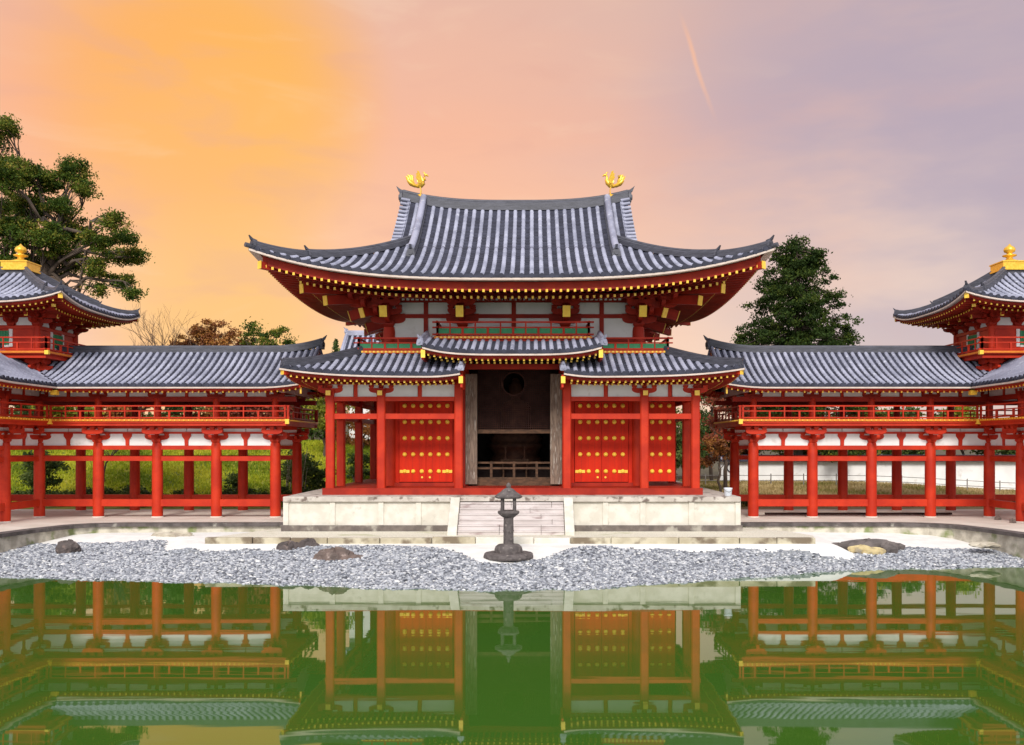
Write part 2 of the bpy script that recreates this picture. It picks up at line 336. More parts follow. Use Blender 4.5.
def eaves(mb, F, zs, depth, u_pad=0., rsp=.27, rw=.10, rh=.12, tiers=((.12, .0),), fascia=.22, hipk=1., n=26, lime=.07, umin=None, umax=None):
    """slots: 0 red, 1 gold, 2 lime. zs(u,d): underside height of the boards. tiers: (start d, drop)"""
    L = F.span(0); a, b = L[0], L[1]
    if umin is not None: a = umin
    if umax is not None: b = umax
    us = ln(a, b, n+1)
    # lime strip and fascia boards under the tile edge, swept along the eave
    def strip(d_out, d_in, zt, zb, m):
        for i in range(n):
            u0, u1 = us[i], us[i+1]; vs = []
            for u in (u0, u1):
                uu = lambda d: max(F.span(d)[0], min(F.span(d)[1], u)) if umin is None else u
                for d, z in ((d_out, zb), (d_in, zb), (d_in, zt), (d_out, zt)):
                    q = F.o+F.U*uu(d)+F.N*d; vs.append((q[0], q[1], F.zf(u, 0)+z))
            mb.add(vs, [(0, 4, 5, 1), (1, 5, 6, 2), (2, 6, 7, 3), (3, 7, 4, 0), (0, 1, 2, 3), (7, 6, 5, 4)], m)
    strip(-.03, .25, -.055, -.055-lime, 2)
    strip(.16 if fascia < .2 else .38, .50, -.06-lime, -.06-lime-fascia, 0)
    # soffit boards
    nd = 6
    grid = []
    for i in range(nd+1):
        d_s = .40 if fascia >= .2 else .08; d = d_s+(depth-d_s)*i/nd; s0, s1 = F.span(d)
        if umin is not None: s0, s1 = umin, umax
        row = []
        for j in range(n+1):
            u = s0+(s1-s0)*j/n; q = F.o+F.U*u+F.N*d; row.append((q[0], q[1], zs(u, d)))
        grid += row
    g = n+1
    mb.add(grid, [(i*g+j, (i+1)*g+j, (i+1)*g+j+1, i*g+j+1) for i in range(nd) for j in range(n)], 0)
    # rafters
    for k in range(math.ceil((a+.08)/rsp), math.floor((b-.08)/rsp)+1):
        u = k*rsp
        for ti, (ds, drop) in enumerate(tiers):
            lo, hi = F.drange(u) if umin is None else (0, 99)
            de = min(depth, hi); 
            if ti == 0 and len(tiers) > 1: de = min(de, tiers[1][0]+.5)
            if de-ds < .12: continue
            m_ = 3; pts = []
            for i in range(m_+1):
                d = ds+(de-ds)*i/m_; q = F.o+F.U*u+F.N*d; pts.append(np.array((q[0], q[1], zs(u, d)-drop-rh/2-.004)))
            for i in range(m_): mb.bar(pts[i], pts[i+1], rw, rh, 0)
            dd = pts[0]-pts[1]; dd /= np.linalg.norm(dd)
            mb.bar(pts[0]+dd*.016, pts[0]+dd*.001, rw*1.0, rh*1.0, 1)
def ridge_sec(wd, h):
    w2 = wd/2
    return [(-w2, 0), (w2, 0), (w2, h*.28), (w2*.86, h*.30), (w2*.86, h*.55), (w2*.74, h*.57), (w2*.74, h*.78), (w2*.6, h*.9), (w2*.25, h), (-w2*.25, h), (-w2*.6, h*.9), (-w2*.74, h*.78), (-w2*.74, h*.57), (-w2*.86, h*.55), (-w2*.86, h*.30), (-w2, h*.28)]
def end_tile(mb, p, d, sc=1., m=0):
    """ridge-end ogre tile: face plate with a horn curling up and outward; d = outward unit (x,y)"""
    d = np.array((d[0], d[1], 0.)); d /= np.linalg.norm(d); r = np.array((d[1], -d[0], 0)); Zv = np.array((0, 0, 1.)); p = np.array(p, float)
    face = [(-.26, -.05), (.26, -.05), (.30, .12), (.22, .36), (.10, .50), (-.10, .50), (-.22, .36), (-.30, .12)]
    mb.prism([(a*sc, b*sc) for a, b in face], p+d*.05*sc, r, Zv, d, .14*sc, m)
    boss = [(.13*cos(2*pi*i/10)*sc, (.20+.13*sin(2*pi*i/10))*sc) for i in range(10)]
    mb.prism(boss, p+d*.14*sc, r, Zv, d, .08*sc, m)
    horn = [(-.22, .30), (.05, .36), (.20, .50), (.30, .74), (.20, .66), (.06, .56), (-.22, .50)]
    mb.prism([(a*sc, b*sc) for a, b in horn], p, d, Zv, r, .16*sc, m)

# ---- carpentry
def arm_poly(L, h):
    l = L/2; c = min(h*1.9, l*.75); lo = -h*.26
    cv = [(l-c*(1-sin(a)), lo+(h*.62-lo)*(1-cos(a))) for a in ln(0, pi/2, 6)]
    return [(-a, b) for a, b in reversed(cv)]+cv+[(l, h), (-l, h)]
def block(mb, c, w_, h, m=0):
    x, y, z = c; a = w_/2; b = a*.68
    vs = [(x-b, y-b, z), (x+b, y-b, z), (x+b, y+b, z), (x-b, y+b, z), (x-a, y-a, z+h*.45), (x+a, y-a, z+h*.45), (x+a, y+a, z+h*.45), (x-a, y+a, z+h*.45), (x-a, y-a, z+h), (x+a, y-a, z+h), (x+a, y+a, z+h), (x-a, y+a, z+h)]
    mb.add(vs, [(3,2,1,0),(8,9,10,11)]+[(i, (i+1) % 4, (i+1) % 4+4, i+4) for i in range(4)]+[(i+4, (i+1) % 4+4, (i+1) % 4+8, i+8) for i in range(4)], m)
def bracket(mb, x, y, z, F, sc=1., steps=1, L=1.25, rise=.34, reach=.42, tail=None, capm=1, nose=None):
    """bracket complex on a column head; F = forward (x,y) unit vector"""
    f = np.array((F[0], F[1], 0.)); f /= np.linalg.norm(f); u = np.array((f[1], -f[0], 0)); Zv = np.array((0, 0, 1.)); o = np.array((x, y, z), float)
    block(mb, o, .46*sc, .26*sc)
    for k in range(steps+1):
        c = o+f*reach*k*sc+Zv*(.22+rise*k)*sc
        LL = L*(1. if k == 0 else .86)
        mb.prism([(a*sc, b*sc) for a, b in arm_poly(LL, .20)], c, u, Zv, f, .17*sc)
        for q in (-LL/2+.13, 0, LL/2-.13): block(mb, c+u*q*sc+Zv*.20*sc, .25*sc, .15*sc)
        if k < steps:
            Lf = reach*2+.18
            mb.prism([(a*sc, b*sc) for a, b in arm_poly(Lf, .20)], c+f*reach*.5*sc+Zv*.012, f, Zv, u, .17*sc)
    if tail:      # sloping tail rafters with gilt end
        for q in tail:
            p = o+f*q[0]+Zv*q[1]; e = o+f*q[2]+Zv*q[3]; w_, h_ = q[4], q[5]
            mb.bar(p, e, w_, h_); dd = e-p; dd /= np.linalg.norm(dd); mb.bar(e+dd*.002, e+dd*.03, w_*1.08, h_*1.08, capm)
    if nose:
        e = o+f*nose[0]+Zv*nose[1]; mb.bar(o+Zv*nose[1], e, nose[2], nose[2]); mb.bar(e, e+f*.03, nose[2]*1.1, nose[2]*1.1, capm)
def railing(mb, p, q, z, h=.62, sp=1.25, over=.2, m=0, t=.07):
    p = np.array((*p, 0.)); q = np.array((*q, 0.)); L = np.linalg.norm(q-p); d = (q-p)/L; n = max(1, round(L/sp))
    for zz, th in ((h, t*.95), (h*.62, t*.75), (h*.12, t)):
        mb.bar(p-d*over+(0, 0, z+zz), q+d*over+(0, 0, z+zz), th, th, m)
    for i in range(n+1):
        c = p+d*L*i/n; mb.bar(c+(0, 0, z), c+(0, 0, z+h*(1.0 if i in (0, n) else .62)), t*1.25, t*1.25, m, up=(0, 1, 0))
        if i < n:
            c2 = p+d*L*(i+.5)/n; mb.bar(c2+(0, 0, z+h*.12), c2+(0, 0, z+h), t*.8, t*.8, m, up=(0, 1, 0))
def column(name, x, y, z0, z1, r, parent, mirror=False, square=False, m='red'):
    b = MB()
    if square:
        c = r*.28; o = [(-r+c, -r), (r-c, -r), (r, -r+c), (r, r-c), (r-c, r), (-r+c, r), (-r, r-c), (-r, -r+c)]
        b.prism(o, (x, y, (z0+z1)/2), (1, 0, 0), (0, 1, 0), (0, 0, 1), z1-z0)
    else: b.lathe([(r*1.0, 0), (r, (z1-z0)*.6), (r*.94, (z1-z0)*.97), (r*.84, z1-z0)], (x, y, z0), 20)
    return b.build(name, M[m], parent, mirror)
def beam(name, a, b_, parent, m='red', mirror=False):
    b = MB(); b.box(a, b_); return b.build(name, M[m], parent, mirror)

# ------------------------------------------------------------------ ground, pond, bank
XW = np.array([-60, -21, -15.6, -11.4, -7.3, -3, .2, 2.7, 3.9, 7.1, 10.7, 14.2, 17.2, 22, 60.])
YW = np.array([30, 29, 28.2, 27.5, 26.9, 25.9, 25.6, 26, 26.6, 28, 29.7, 30.2, 30.7, 31.2, 32.])
WZ = -.97
def yw(x): return np.interp(x, XW, YW)+.10*np.sin(x*2.1)+.06*np.sin(x*5.3+1)
def sst(t): t = np.clip(t, 0, 1); return t*t*(3-2*t)
def beach_z(x, y):
    d = y-yw(x); LL = 4.7+1.3*sst((x-6)/5)+2.2*sst((-x-9)/4)
    z = np.where(d < 0, WZ+.16*d, WZ+.62*np.clip(d/LL, 0, 1))
    z = z+(np.maximum(z, -.33)-z)*sst((y-30.4)/1.3)*(d > .6)*sst((12.2-np.abs(x))/1.2)
    return np.maximum(z, -2.2)
def sand_edge(x):      # pebbles lie nearer the water than this line
    base = 31.0+.18*np.sin(x*.9)+.08*np.sin(x*2.7)
    bay = 2.55*np.exp(-np.abs((x-.05)/1.75)**2.6)
    left = 2.6*sst((-11.6-x)/1.2)
    right = 2.2*sst((x-11.4)/1.2)
    return base-bay+left+right
def grid_mesh(name, xs, ys, zf, mats, midx=None):
    Xg, Yg = np.meshgrid(xs, ys); Zg = zf(Xg, Yg); nx, ny = len(xs), len(ys)
    v = np.stack([Xg.ravel(), Yg.ravel(), Zg.ravel()], 1)
    f = [(j*nx+i, j*nx+i+1, (j+1)*nx+i+1, (j+1)*nx+i) for j in range(ny-1) for i in range(nx-1)]
    me = bpy.data.meshes.new(name); me.from_pydata(v.tolist(), [], f)
    for mm in mats: me.materials.append(mm)
    if midx is not None:
        cx = (Xg[:-1, :-1]+Xg[1:, 1:]).ravel()/2; cy = (Yg[:-1, :-1]+Yg[1:, 1:]).ravel()/2
        me.polygons.foreach_set('material_index', midx(cx, cy).astype(int))
    me.polygons.foreach_set('use_smooth', [True]*len(f)); me.update()
    o = bpy.data.objects.new(name, me); COL.objects.link(o); return o
# beach (white sand; wet gravel under the pebbles)
o = grid_mesh('beach', np.linspace(-21, 21, 300), np.linspace(24, 37, 110), beach_z, [M['sandy'], M['sludge']], lambda x, y: (y < sand_edge(x)-.02))
o['kind'] = 'structure'
# land sheet to the horizon, with the bank rising behind the corridors
def land_z(x, y):
    xa = np.abs(x)
    left = 3.3*sst((y-47)/14)*sst((-x+2)/6)+2.5*sst((y-62)/30)*sst((-x+2)/6)
    right = .62*sst((y-49)/10)*sst((x-4)/6)*sst((34-x)/14)
    return left+right+.0*xa
xs = np.concatenate([[-900, -300, -120, -70], np.linspace(-50, 50, 101), [70, 120, 300, 900]])
ys = np.concatenate([np.linspace(36.35, 44, 10), np.linspace(44.8, 80, 45), [95, 130, 200, 400, 900]])
def land_m(x, y):
    r = np.zeros(len(x))
    r[(y > 44.2) & (x < 0)] = 1; r[(y > 44.2) & (x >= 0)] = 2; r[y > 66] = 3; return r
o = grid_mesh('ground', xs, ys, land_z, [M['dirt'], M['lawn'], M['drylawn'], M['forest_floor']], land_m); o['kind'] = 'structure'
for s in (-1, 1):   # the banks that carry the corridor's forward legs
    b = MB(); g = [(s*17.15, 35.2), (s*17.7, 33), (s*18.1, 30), (s*18.2, 8), (s*90, 8), (s*90, 36.35), (s*16.2, 36.35)]
    b.prism(g, (0, 0, -1.5), (1, 0, 0), (0, 1, 0), (0, 0, 1), 3.0)
    if s > 0: pass
    o = b.build('bank', M['dirt']); o['kind'] = 'structure'
b = MB(); b.add([(-400, -60, WZ), (400, -60, WZ), (400, 36, WZ), (-400, 36, WZ)], [(0, 1, 2, 3)])
o = b.build('water', M['water']); o['kind'] = 'structure'
# low stone-faced retaining edge along both corridor grounds
for s in (-1, 1):
    b = MB(); path = [(s*8.2, 36.2), (s*12, 36.2), (s*15.2, 36.15), (s*16.3, 35.9), (s*17.0, 35.2), (s*17.55, 33.4), (s*17.95, 31), (s*18.05, 24), (s*18.05, 10)]
    P = []
    for i in range(len(path)-1):
        for k in range(8): P.append(tuple(path[i][j]+(path[i+1][j]-path[i][j])*k/8 for j in (0, 1)))
    P.append(path[-1])
    b.sweep([(x, y, 0) for x, y in P], [(-.16, -1.4), (.16, -1.4), (.16, -.115), (-.16, -.115)], 0)
    b.sweep([(x, y, 0) for x, y in P], [(-.30, -.11), (.24, -.11), (.24, .02), (-.30, .02)], 1)
    o = b.build('retaining_wall', [M['kerb'], M['kerbtop']])
    tag(o, ('low mossy stone retaining wall below the left corridor' if s < 0 else 'low stone retaining wall with pale rubble below the right corridor'), 'retaining wall')
# terrace of cream gravel in front of the podium, edged in stone
TZ = -.14
b = MB(); b.prism([(-10.5, 31.85), (10.45, 31.85), (10.75, 32.6), (10.3, 34.2), (8.6, 36.3), (-8.6, 36.3), (-9.4, 34.6)], (0, 0, TZ-.2), (1, 0, 0), (0, 1, 0), (0, 0, 1), .4)
o = b.build('terrace', M['terrace']); o['kind'] = 'structure'
root = empty('stone_edging', 'long low mossy stone edging in front of the cream gravel terrace', 'stone edging', (0, 31.8, -.4))
x = -10.55
while x < 10.5:
    l = random.uniform(1.2, 2.6); x2 = min(x+l, 10.55)
    if x2-x < .5: break
    b = MB(); dy = random.uniform(-.03, .03); b.box((x+.012, 31.68+dy, -.95), (x2-.012, 31.9+dy, TZ+.02+random.uniform(-.015, .02)))
    b.build('edging_block', M['edging'] if not -1.5 < (x+x2)/2 < 1.6 else M['stone'], root, bevel=.025); x = x2
# pebbles
def pebbles():
    phi = (1+sqrt(5))/2
    base = np.array([(-1,phi,0),(1,phi,0),(-1,-phi,0),(1,-phi,0),(0,-1,phi),(0,1,phi),(0,-1,-phi),(0,1,-phi),(phi,0,-1),(phi,0,1),(-phi,0,-1),(-phi,0,1)])/1.902
    fc = np.array([(0,11,5),(0,5,1),(0,1,7),(0,7,10),(0,10,11),(1,5,9),(5,11,4),(11,10,2),(10,7,6),(7,1,8),(3,9,4),(3,4,2),(3,2,6),(3,6,8),(3,8,9),(4,9,5),(2,4,11),(6,2,10),(8,6,7),(9,8,1)])
    N = 88000
    x = rng.uniform(-18.4, 18.6, N); yw_ = yw(x); se = sand_edge(x)
    y = yw_-.25+rng.uniform(0, 1, N)*(se-yw_+.3)
    keep = rng.uniform(0, 1, N) < np.clip((se-yw_)/8.5, .1, 1)
    keep &= (y < 35.9) & ~((np.abs(x) > 17.2) & (y > 33.5))
    edge = np.clip((se-y)/.25, 0, 1); keep &= rng.uniform(0, 1, N) < .25+.75*edge
    x, y = x[keep], y[keep]; N = len(x)
    s = rng.uniform(.028, .060, N)*np.where(rng.uniform(0, 1, N) < .05, 1.5, 1.)
    z = beach_z(x, y)+s*.15
    sc = np.stack([s*rng.uniform(.8, 1.35, N), s*rng.uniform(.8, 1.35, N), s*rng.uniform(.45, .75, N)], 1)
    a = rng.uniform(0, 2*pi, N); ca, sa = np.cos(a), np.sin(a)
    v = base[None]*sc[:, None, :]*(1+rng.uniform(-.14, .14, (N, 12, 1)))
    vx = v[..., 0]*ca[:, None]-v[..., 1]*sa[:, None]; vy = v[..., 0]*sa[:, None]+v[..., 1]*ca[:, None]
    tilt = rng.uniform(-.5, .5, (N, 1)); vz = v[..., 2]+vx*tilt*.5
    V = np.stack([vx+x[:, None], vy+y[:, None], vz+z[:, None]], -1).reshape(-1, 3)
    Fc = (fc[None]+np.arange(N)[:, None, None]*12).reshape(-1, 3)
    me = bpy.data.meshes.new('gravel'); me.vertices.add(len(V)); me.vertices.foreach_set('co', V.ravel())
    me.loops.add(Fc.size); me.loops.foreach_set('vertex_index', Fc.ravel()); me.polygons.add(len(Fc)); me.polygons.foreach_set('loop_start', np.arange(len(Fc))*3)
    me.update(); me.validate()
    at = me.attributes.new('tint', 'FLOAT', 'POINT'); at.data.foreach_set('value', np.repeat(np.clip(rng.beta(1.6, 1.5, N), 0, 1), 12))
    me.polygons.foreach_set('use_smooth', np.ones(len(Fc), bool))
    me.materials.append(M['pebble']); o = bpy.data.objects.new('gravel', me); COL.objects.link(o); o['kind'] = 'stuff'
pebbles()

# ------------------------------------------------------------------ stone podium
PZ = 1.15; PX = 8.55; PY0, PY1 = 34.3, 49.6
root = empty('stone_podium', 'pale stone podium with panelled face under the red hall', 'podium', (0, 41.9, 0))
b = MB(); b.box((-PX+.08, PY0+.1, .05), (PX-.08, PY1-.1, PZ-.2)); b.build('panel_face', M['stone'], root)
for s in (-1, 1):
    b = MB(); b.box((s*PX, PY0-.03, PZ-.195), (s*2.2, PY1, PZ)); b.build('coping', M['stone_cap'], root, bevel=.02)
    b = MB(); b.box((s*(PX+.06), PY0-.08, -.2), (s*2.3, PY0+.3, .075)); b.build('plinth', M['stone_dark'], root, bevel=.015)
    for xx in (8.46, 6.72, 4.9, 3.5):
        b = MB(); b.box((s*xx-.1, PY0+.04, .08), (s*xx+.1, PY0+.12, PZ-.197)); b.build('panel_post', M['stone'], root, bevel=.008)
    b = MB(); b.box((s*(PX-.1), PY0+.31, -.2), (s*(PX+.05), PY1, .07)); b.build('plinth', M['stone_dark'], root)
b = MB(); b.box((-2.198, PY0-.03, PZ-.17), (2.198, PY1, PZ-.002)); b.build('coping', M['stone_cap'], root)
for i in range(6):
    b = MB(); zt = PZ-.02-(i+1)*.185
    y0 = PY0-.05-(i+1)*.24
    xx = -1.92
    while xx < 1.9:
        l = random.choice((1.1, 1.5, 1.9)); x2 = min(1.92, xx+l)
        if 1.92-x2 < .4: x2 = 1.92
        b.box((xx+.006, y0+.022, TZ-.1), (x2-.006, PY0+.06, zt-.062)); b.box((xx+.006, y0, zt-.06), (x2-.006, PY0+.06, zt)); xx = x2
    b.build('stair_step', M['step'], root, bevel=.012)
for s in (-1, 1):
    b = MB(); b.prism([(PY0+.05, PZ-.02), (PY0-.15, PZ-.02), (PY0-1.62, -.0), (PY0-1.62, TZ-.05), (PY0+.05, TZ-.05)], (s*2.1, 0, 0), (0, 1, 0), (0, 0, 1), (1, 0, 0), .34)
    b.build('stair_cheek', M['plastic'] if 0 else M['stone'], root, bevel=.02)

# ------------------------------------------------------------------ phoenix hall
HY = 41.93; HEX, HEY = 9.6, 8.33
hall = empty('temple_hall', 'large red and white temple hall with sweeping two-tier grey tiled roofs', 'temple hall', (0, HY, PZ))
def hprof(d):
    t_ = d/HEY; return 9.25+4.6*(.44*t_+.56*t_*t_)
def hlift(x, y): return 1.08*(abs(x)/HEX)**3*(.5+.5*(abs(y-HY)/HEY)**2)
DG, XV = 4.75, 5.08
def zfront(u, d): return hprof(d)+hlift(u, HY-HEY+d)
def zupper(u, d): return hprof(d)+hlift(u, HY-HEY+d)+.42*(abs(u)/XV)**3*min(1, max(0, (d-DG)/(HEY-DG)))
def zside(u, d): return hprof(d)+hlift(HEX-d, HY+u)
LOW, UPP, SID = [], [], []
for s in (-1, 1):     # front (s=-1) and back
    o_ = (0, HY+s*HEY); N_ = (0, -s); U_ = (-s, 0)
    LOW.append(Face((*o_, 0), (*U_, 0), (*N_, 0), (-HEX, 1), (HEX, -1), 0, DG, zfront))
    UPP.append(Face((*o_, 0), (*U_, 0), (*N_, 0), (-XV, 0), (XV, 0), DG, HEY, zupper))
    SID.append(Face((s*HEX, HY, 0), (0, s, 0), (-s, 0, 0), (-HEY, 1), (HEY, -1), 0, DG+.3, zside))
b = MB()
for F in LOW: tiles(b, F, .372, .084, nu=30)
for F in UPP: tiles(b, F, .372, .084, nu=18)
for F in SID: tiles(b, F, .372, .084, nu=26)
# verge tiles, seen end-on along the gable
for s in (-1, 1):
    for F in UPP:
        for d in np.arange(DG+.1, HEY-.2, .27):
            p = F.p(s*(XV+.10), d, .10); q = F.p(s*(XV-.30), d, .13); b.tube([p, q], .085, 8, 0)
up_roof = b.build('upper_roof', [M['tile'], M['pan']], hall)
def zs_h(F):
    return lambda u, d: F.zf(u, 0)-.45-(F.zf(u, 0)-9.25)*.35*min(1, d/4.4)+.13*d
b = MB()
for F in LOW+SID:
    eaves(b, F, zs_h(F), 4.45, rsp=.26, rw=.085, rh=.10, tiers=((.34, .0), (1.36, .22)), fascia=.31, n=40)
ev = b.build('eaves', [M['red_dark'], M['gold'], M['cream']], up_roof)
# ridges
b = MB(); path = [(x, HY, 13.75+.46*(abs(x)/XV)**3) for x in ln(-XV-.05, XV+.05, 25)]
b.sweep(path, ridge_sec(.46, .44)); b.tube([(p[0], p[1], p[2]+.44) for p in path], .09, 8); b.build('main_ridge', M['ridge'], up_roof)
for s in (-1, 1):
    b = MB(); end_tile(b, (s*(XV+.08), HY, 14.2), (s, 0), .95); b.build('ridge_end_tile', M['ridge'], up_roof)
    for F in UPP:
        sgn = 1 if F.U[0] > 0 else -1
        u = s*4.18; pts = [F.p(u, d, .02) for d in ln(HEY-.15, 3.75, 14)]
        b = MB(); b.sweep(pts, ridge_sec(.36, .36), 0); b.tube([p+np.array((0, 0, .36)) for p in pts], .15, 8, 1)
        e = pts[-1]; end_tile(b, e-F.N*.02, -F.N[:2], .62); b.build('descending_ridge', [M['ridge'], M['tile']], up_roof)
    for F in LOW:
        e_ = np.array((s*HEX, HY-F.N[1]*HEY)); sx_ = s; sy_ = -F.N[1]
        def hp(d): return (sx_*(HEX-d), HY+sy_*(HEY-d), hprof(d)+hlift(HEX-d, HY+HEY-d)+.02)
        dgn = (sx_, sy_)
        b = MB(); pts = [hp(d) for d in ln(5.25, 1.75, 14)]; b.sweep(pts, ridge_sec(.30, .27)); b.tube([(p[0], p[1], p[2]+.27) for p in pts], .075, 8, 0)
        end_tile(b, pts[-1], dgn, .62)
        pts = [hp(d) for d in ln(1.85, .12, 8)]; b.sweep(pts, ridge_sec(.28, .22)); b.tube([(p[0], p[1], p[2]+.22) for p in pts], .075, 8, 0)
        end_tile(b, pts[-1], dgn, .60)
        q = np.array(hp(0)); dd = np.array((sx_, sy_, 0))/sqrt(2); b.tube([q-dd*.2, q+dd*.16+np.array((0, 0, .05))], .09, 8)
        b.build('hip_ridge', M['ridge'], up_roof)
    # gable wall with bargeboards
    b = MB(); F = UPP[0]
    pr = [(d-HEY, F.zf(4.4, d)-.12) for d in ln(DG-.2, HEY, 12)]
    poly = pr+[(-a, z) for a, z in reversed(pr[:-1])]
    b.prism(poly, (s*4.45, HY, 0), (0, 1, 0), (0, 0, 1), (1, 0, 0), .12, 0)
    for F in UPP:
        pts = [F.p(s*(XV-.06), d, -.06) for d in ln(DG-.05, HEY, 12)]
        for i in range(11): b.bar(pts[i]-np.array((0, 0, .16)), pts[i+1]-np.array((0, 0, .16)), .09, .3, 1)
    b.build('gable_wall', [M['white'], M['red_dark']], up_roof)
# --- upper storey
CX = (-5.15, -2.12, 2.12, 5.15); CYF, CYB = 38.0, 45.86
CORE = [(x, y) for x in CX for y in (CYF, CYB)]+[(x, HY) for x in (-5.15, 5.15)]
for x, y in CORE: column('core_column', x, y, PZ+.25, 7.95, .27, hall, m='red')
def wallrun(y, s):
    xs_ = [-5.15, -3.63, -2.12, 0, 2.12, 3.63, 5.15]
    for z0, z1 in ((7.45, 8.32), (8.48, 8.97)):
        for i in range(6):
            b = MB(); b.box((xs_[i]+.02, y-.05, z0), (xs_[i+1]-.02, y+.05, z1)); b.build('plaster_panel', M['white'], hall)
    for x in xs_:
        if abs(x) in (5.15, 2.12): continue
        beam('strut', (x-.09, y-.1, 7.4), (x+.09, y+.1, 8.97), hall, 'red_dark')
    for z0, z1, o_ in ((7.15, 7.46, .13), (8.32, 8.48, .13), (8.965, 9.25, .15)):
        beam('tie_beam', (-5.45, y-o_, z0), (5.45, y+o_, z1), hall, 'red_dark')
wallrun(CYF, -1); wallrun(CYB, 1)
for s in (-1, 1):
    x = s*5.15
    for a, c in ((CYF, HY), (HY, CYB)):
        for z0, z1 in ((7.45, 8.32), (8.48, 8.97)):
            b = MB(); b.box((x-.05, a+.1, z0), (x+.05, c-.1, z1)); b.build('plaster_panel', M['white'], hall)
    for z0, z1, o_ in ((7.152, 7.458, .12), (8.322, 8.478, .12), (8.967, 9.248, .14)):
        beam('tie_beam', (x-o_, CYF+.16, z0), (x+o_, CYB-.16, z1), hall, 'red_dark')
tails = [(.0, .98, 1.62, .46, .28, .42), (1.3, 1.05, 2.3, .86, .2, .26)]
for x in CX:
    for y, f in ((CYF, (0, -1)), (CYB, (0, 1))):
        b = MB(); bracket(b, x, y, 7.93, f, 1.0, 2, 1.35, .30, .46, tail=tails[:1]); b.build('bracket', [M['red_dark'], M['gold']], hall)
for s in (-1, 1):
    for y in (CYF, HY, CYB):
        b = MB(); bracket(b, s*5.15, y, 7.935, (s, 0), .98, 2, 1.35, .30, .46, tail=tails[:1]); b.build('bracket', [M['red_dark'], M['gold']], hall)
    for sy, y in ((-1, CYF), (1, CYB)):
        b = MB(); f = np.array((s, sy, 0))/sqrt(2); o_ = np.array((s*5.15, y, 7.94))
        for (r0, z0, r1, z1, w_, h_) in ((0, .95, 1.35, .48, .26, .36), (.3, 1.15, 3.05, .78, .24, .34), (1.0, 1.35, 4.1, 1.12, .22, .32), (1.5, 1.62, 5.85, 1.78, .20, .26)):
            p = o_+f*r0+(0, 0, z0); e = o_+f*r1+(0, 0, z1); b.bar(p, e, w_, h_); dd = (e-p)/np.linalg.norm(e-p); b.bar(e+dd*.002, e+dd*.035, w_*1.1, h_*1.1, 1)
        for k in range(1, 4):
            c = o_+f*(k*.6)+(0, 0, .22+.26*k)
            for dv in ((1, 0, 0), (0, 1, 0)):
                dv = np.array(dv, float); w2 = np.cross(dv, (0, 0, 1)); b.prism(arm_poly(1.3, .2), c, dv, (0, 0, 1), w2, .17); 
                for q in (-.5, .5): block(b, c+dv*q+np.array((0, 0, .2)), .24, .14)
        b.build('corner_bracket', [M['red_dark'], M['gold']], hall)
# eave purlin and small pale gratings above the panels
for sy, y in ((-1, CYF-.95), (1, CYB+.95)):
    beam('eave_purlin', (-6.2, y-.09, 9.02), (6.2, y+.09, 9.2), hall, 'red_dark')
for s in (-1, 1): beam('eave_purlin', (s*6.1-.09, CYF-.85, 9.022), (s*6.1+.09, CYB+.85, 9.198), hall, 'red_dark')
for xa, xb in ((-4.55, -2.75), (-1.5, 1.5), (2.75, 4.55)):
    b = MB(); n = int((xb-xa)/.19)
    for i in range(n): b.box((xa+i*.19, CYF-.62, 8.98), (xa+i*.19+.11, CYF-.58, 9.22))
    b.build('eave_grating', M['white'], hall)
# --- balconies
def balcony(x0, x1, y0, y1, z, h, name='balcony'):
    b = MB(); b.box((x0, y0, z-.13), (x1, y1, z)); b.box((x0+.06, y0+.08, z-.42), (x1-.06, y1, z-.135), 0)
    b.box((x0-.02, y0-.02, z-.10), (x1+.02, y0-.003, z-.02), 1); b.box((x0-.02, y0, z-.10), (x0-.003, y1, z-.02), 1); b.box((x1+.003, y0, z-.10), (x1+.02, y1, z-.02), 1)
    n = int((x1-x0)/.16)
    for i in range(n): b.cbox((x0+.1+i*(x1-x0-.2)/(n-1), y0-.03, z-.06), (.07, .02, .07), 2)
    d = b.build(name, [M['red'], M['orange'], M['gold']], hall)
    r = MB(); railing(r, (x0+.1, y0+.1), (x1-.1, y0+.1), z, h, .95)
    for x in (x0+.1, x1-.1): railing(r, (x, y0+.1), (x, y1), z+.001, h, .95, over=.18)
    r.build('railing', M['red'], d)
    g = MB(); g.box((x0+.15, y0+.09, z+h*.16), (x1-.15, y0+.11, z+h*.55)); g.build('green_panel', M['green'], d)
balcony(-6.32, -2.95, 36.85, 45, 6.88, .50); balcony(2.95, 6.32, 36.85, 45, 6.88, .50)
balcony(-3.12, 3.12, 36.5, 37.8, 7.42, .56)
# --- lower (pent) roof
LEX, LY0, LD = 8.7, 34.4, 2.75; LEY = HY-LY0
def lz(x, y): return .30*((abs(x)/LEX)*(abs(y-HY)/LEY))**5
def zl_front(u, d): return 5.72+.34*d+.02*d*d+lz(u, LY0+d)+.12*max(0, (3.2-abs(u))/1.3)**2*(1 if abs(u) < 3.2 else 0)
def zl_side(u, d): return 5.72+.34*d+.02*d*d+lz(LEX-d, HY+u)
LF = [Face((0, LY0, 0), (1, 0, 0), (0, 1, 0), (-LEX, 1), (-1.95, 0), 0, LD, zl_front), Face((0, LY0, 0), (1, 0, 0), (0, 1, 0), (1.95, 0), (LEX, -1), 0, LD, zl_front),
      Face((0, HY+LEY, 0), (-1, 0, 0), (0, -1, 0), (-LEX, 1), (LEX, -1), 0, LD, zl_front)]
LS = [Face((s*LEX, HY, 0), (0, s, 0), (-s, 0, 0), (-LEY, 1), (LEY, -1), 0, LD, zl_side) for s in (-1, 1)]
b = MB()
for F in LF+LS: tiles(b, F, .30, .08, .25, nu=20)
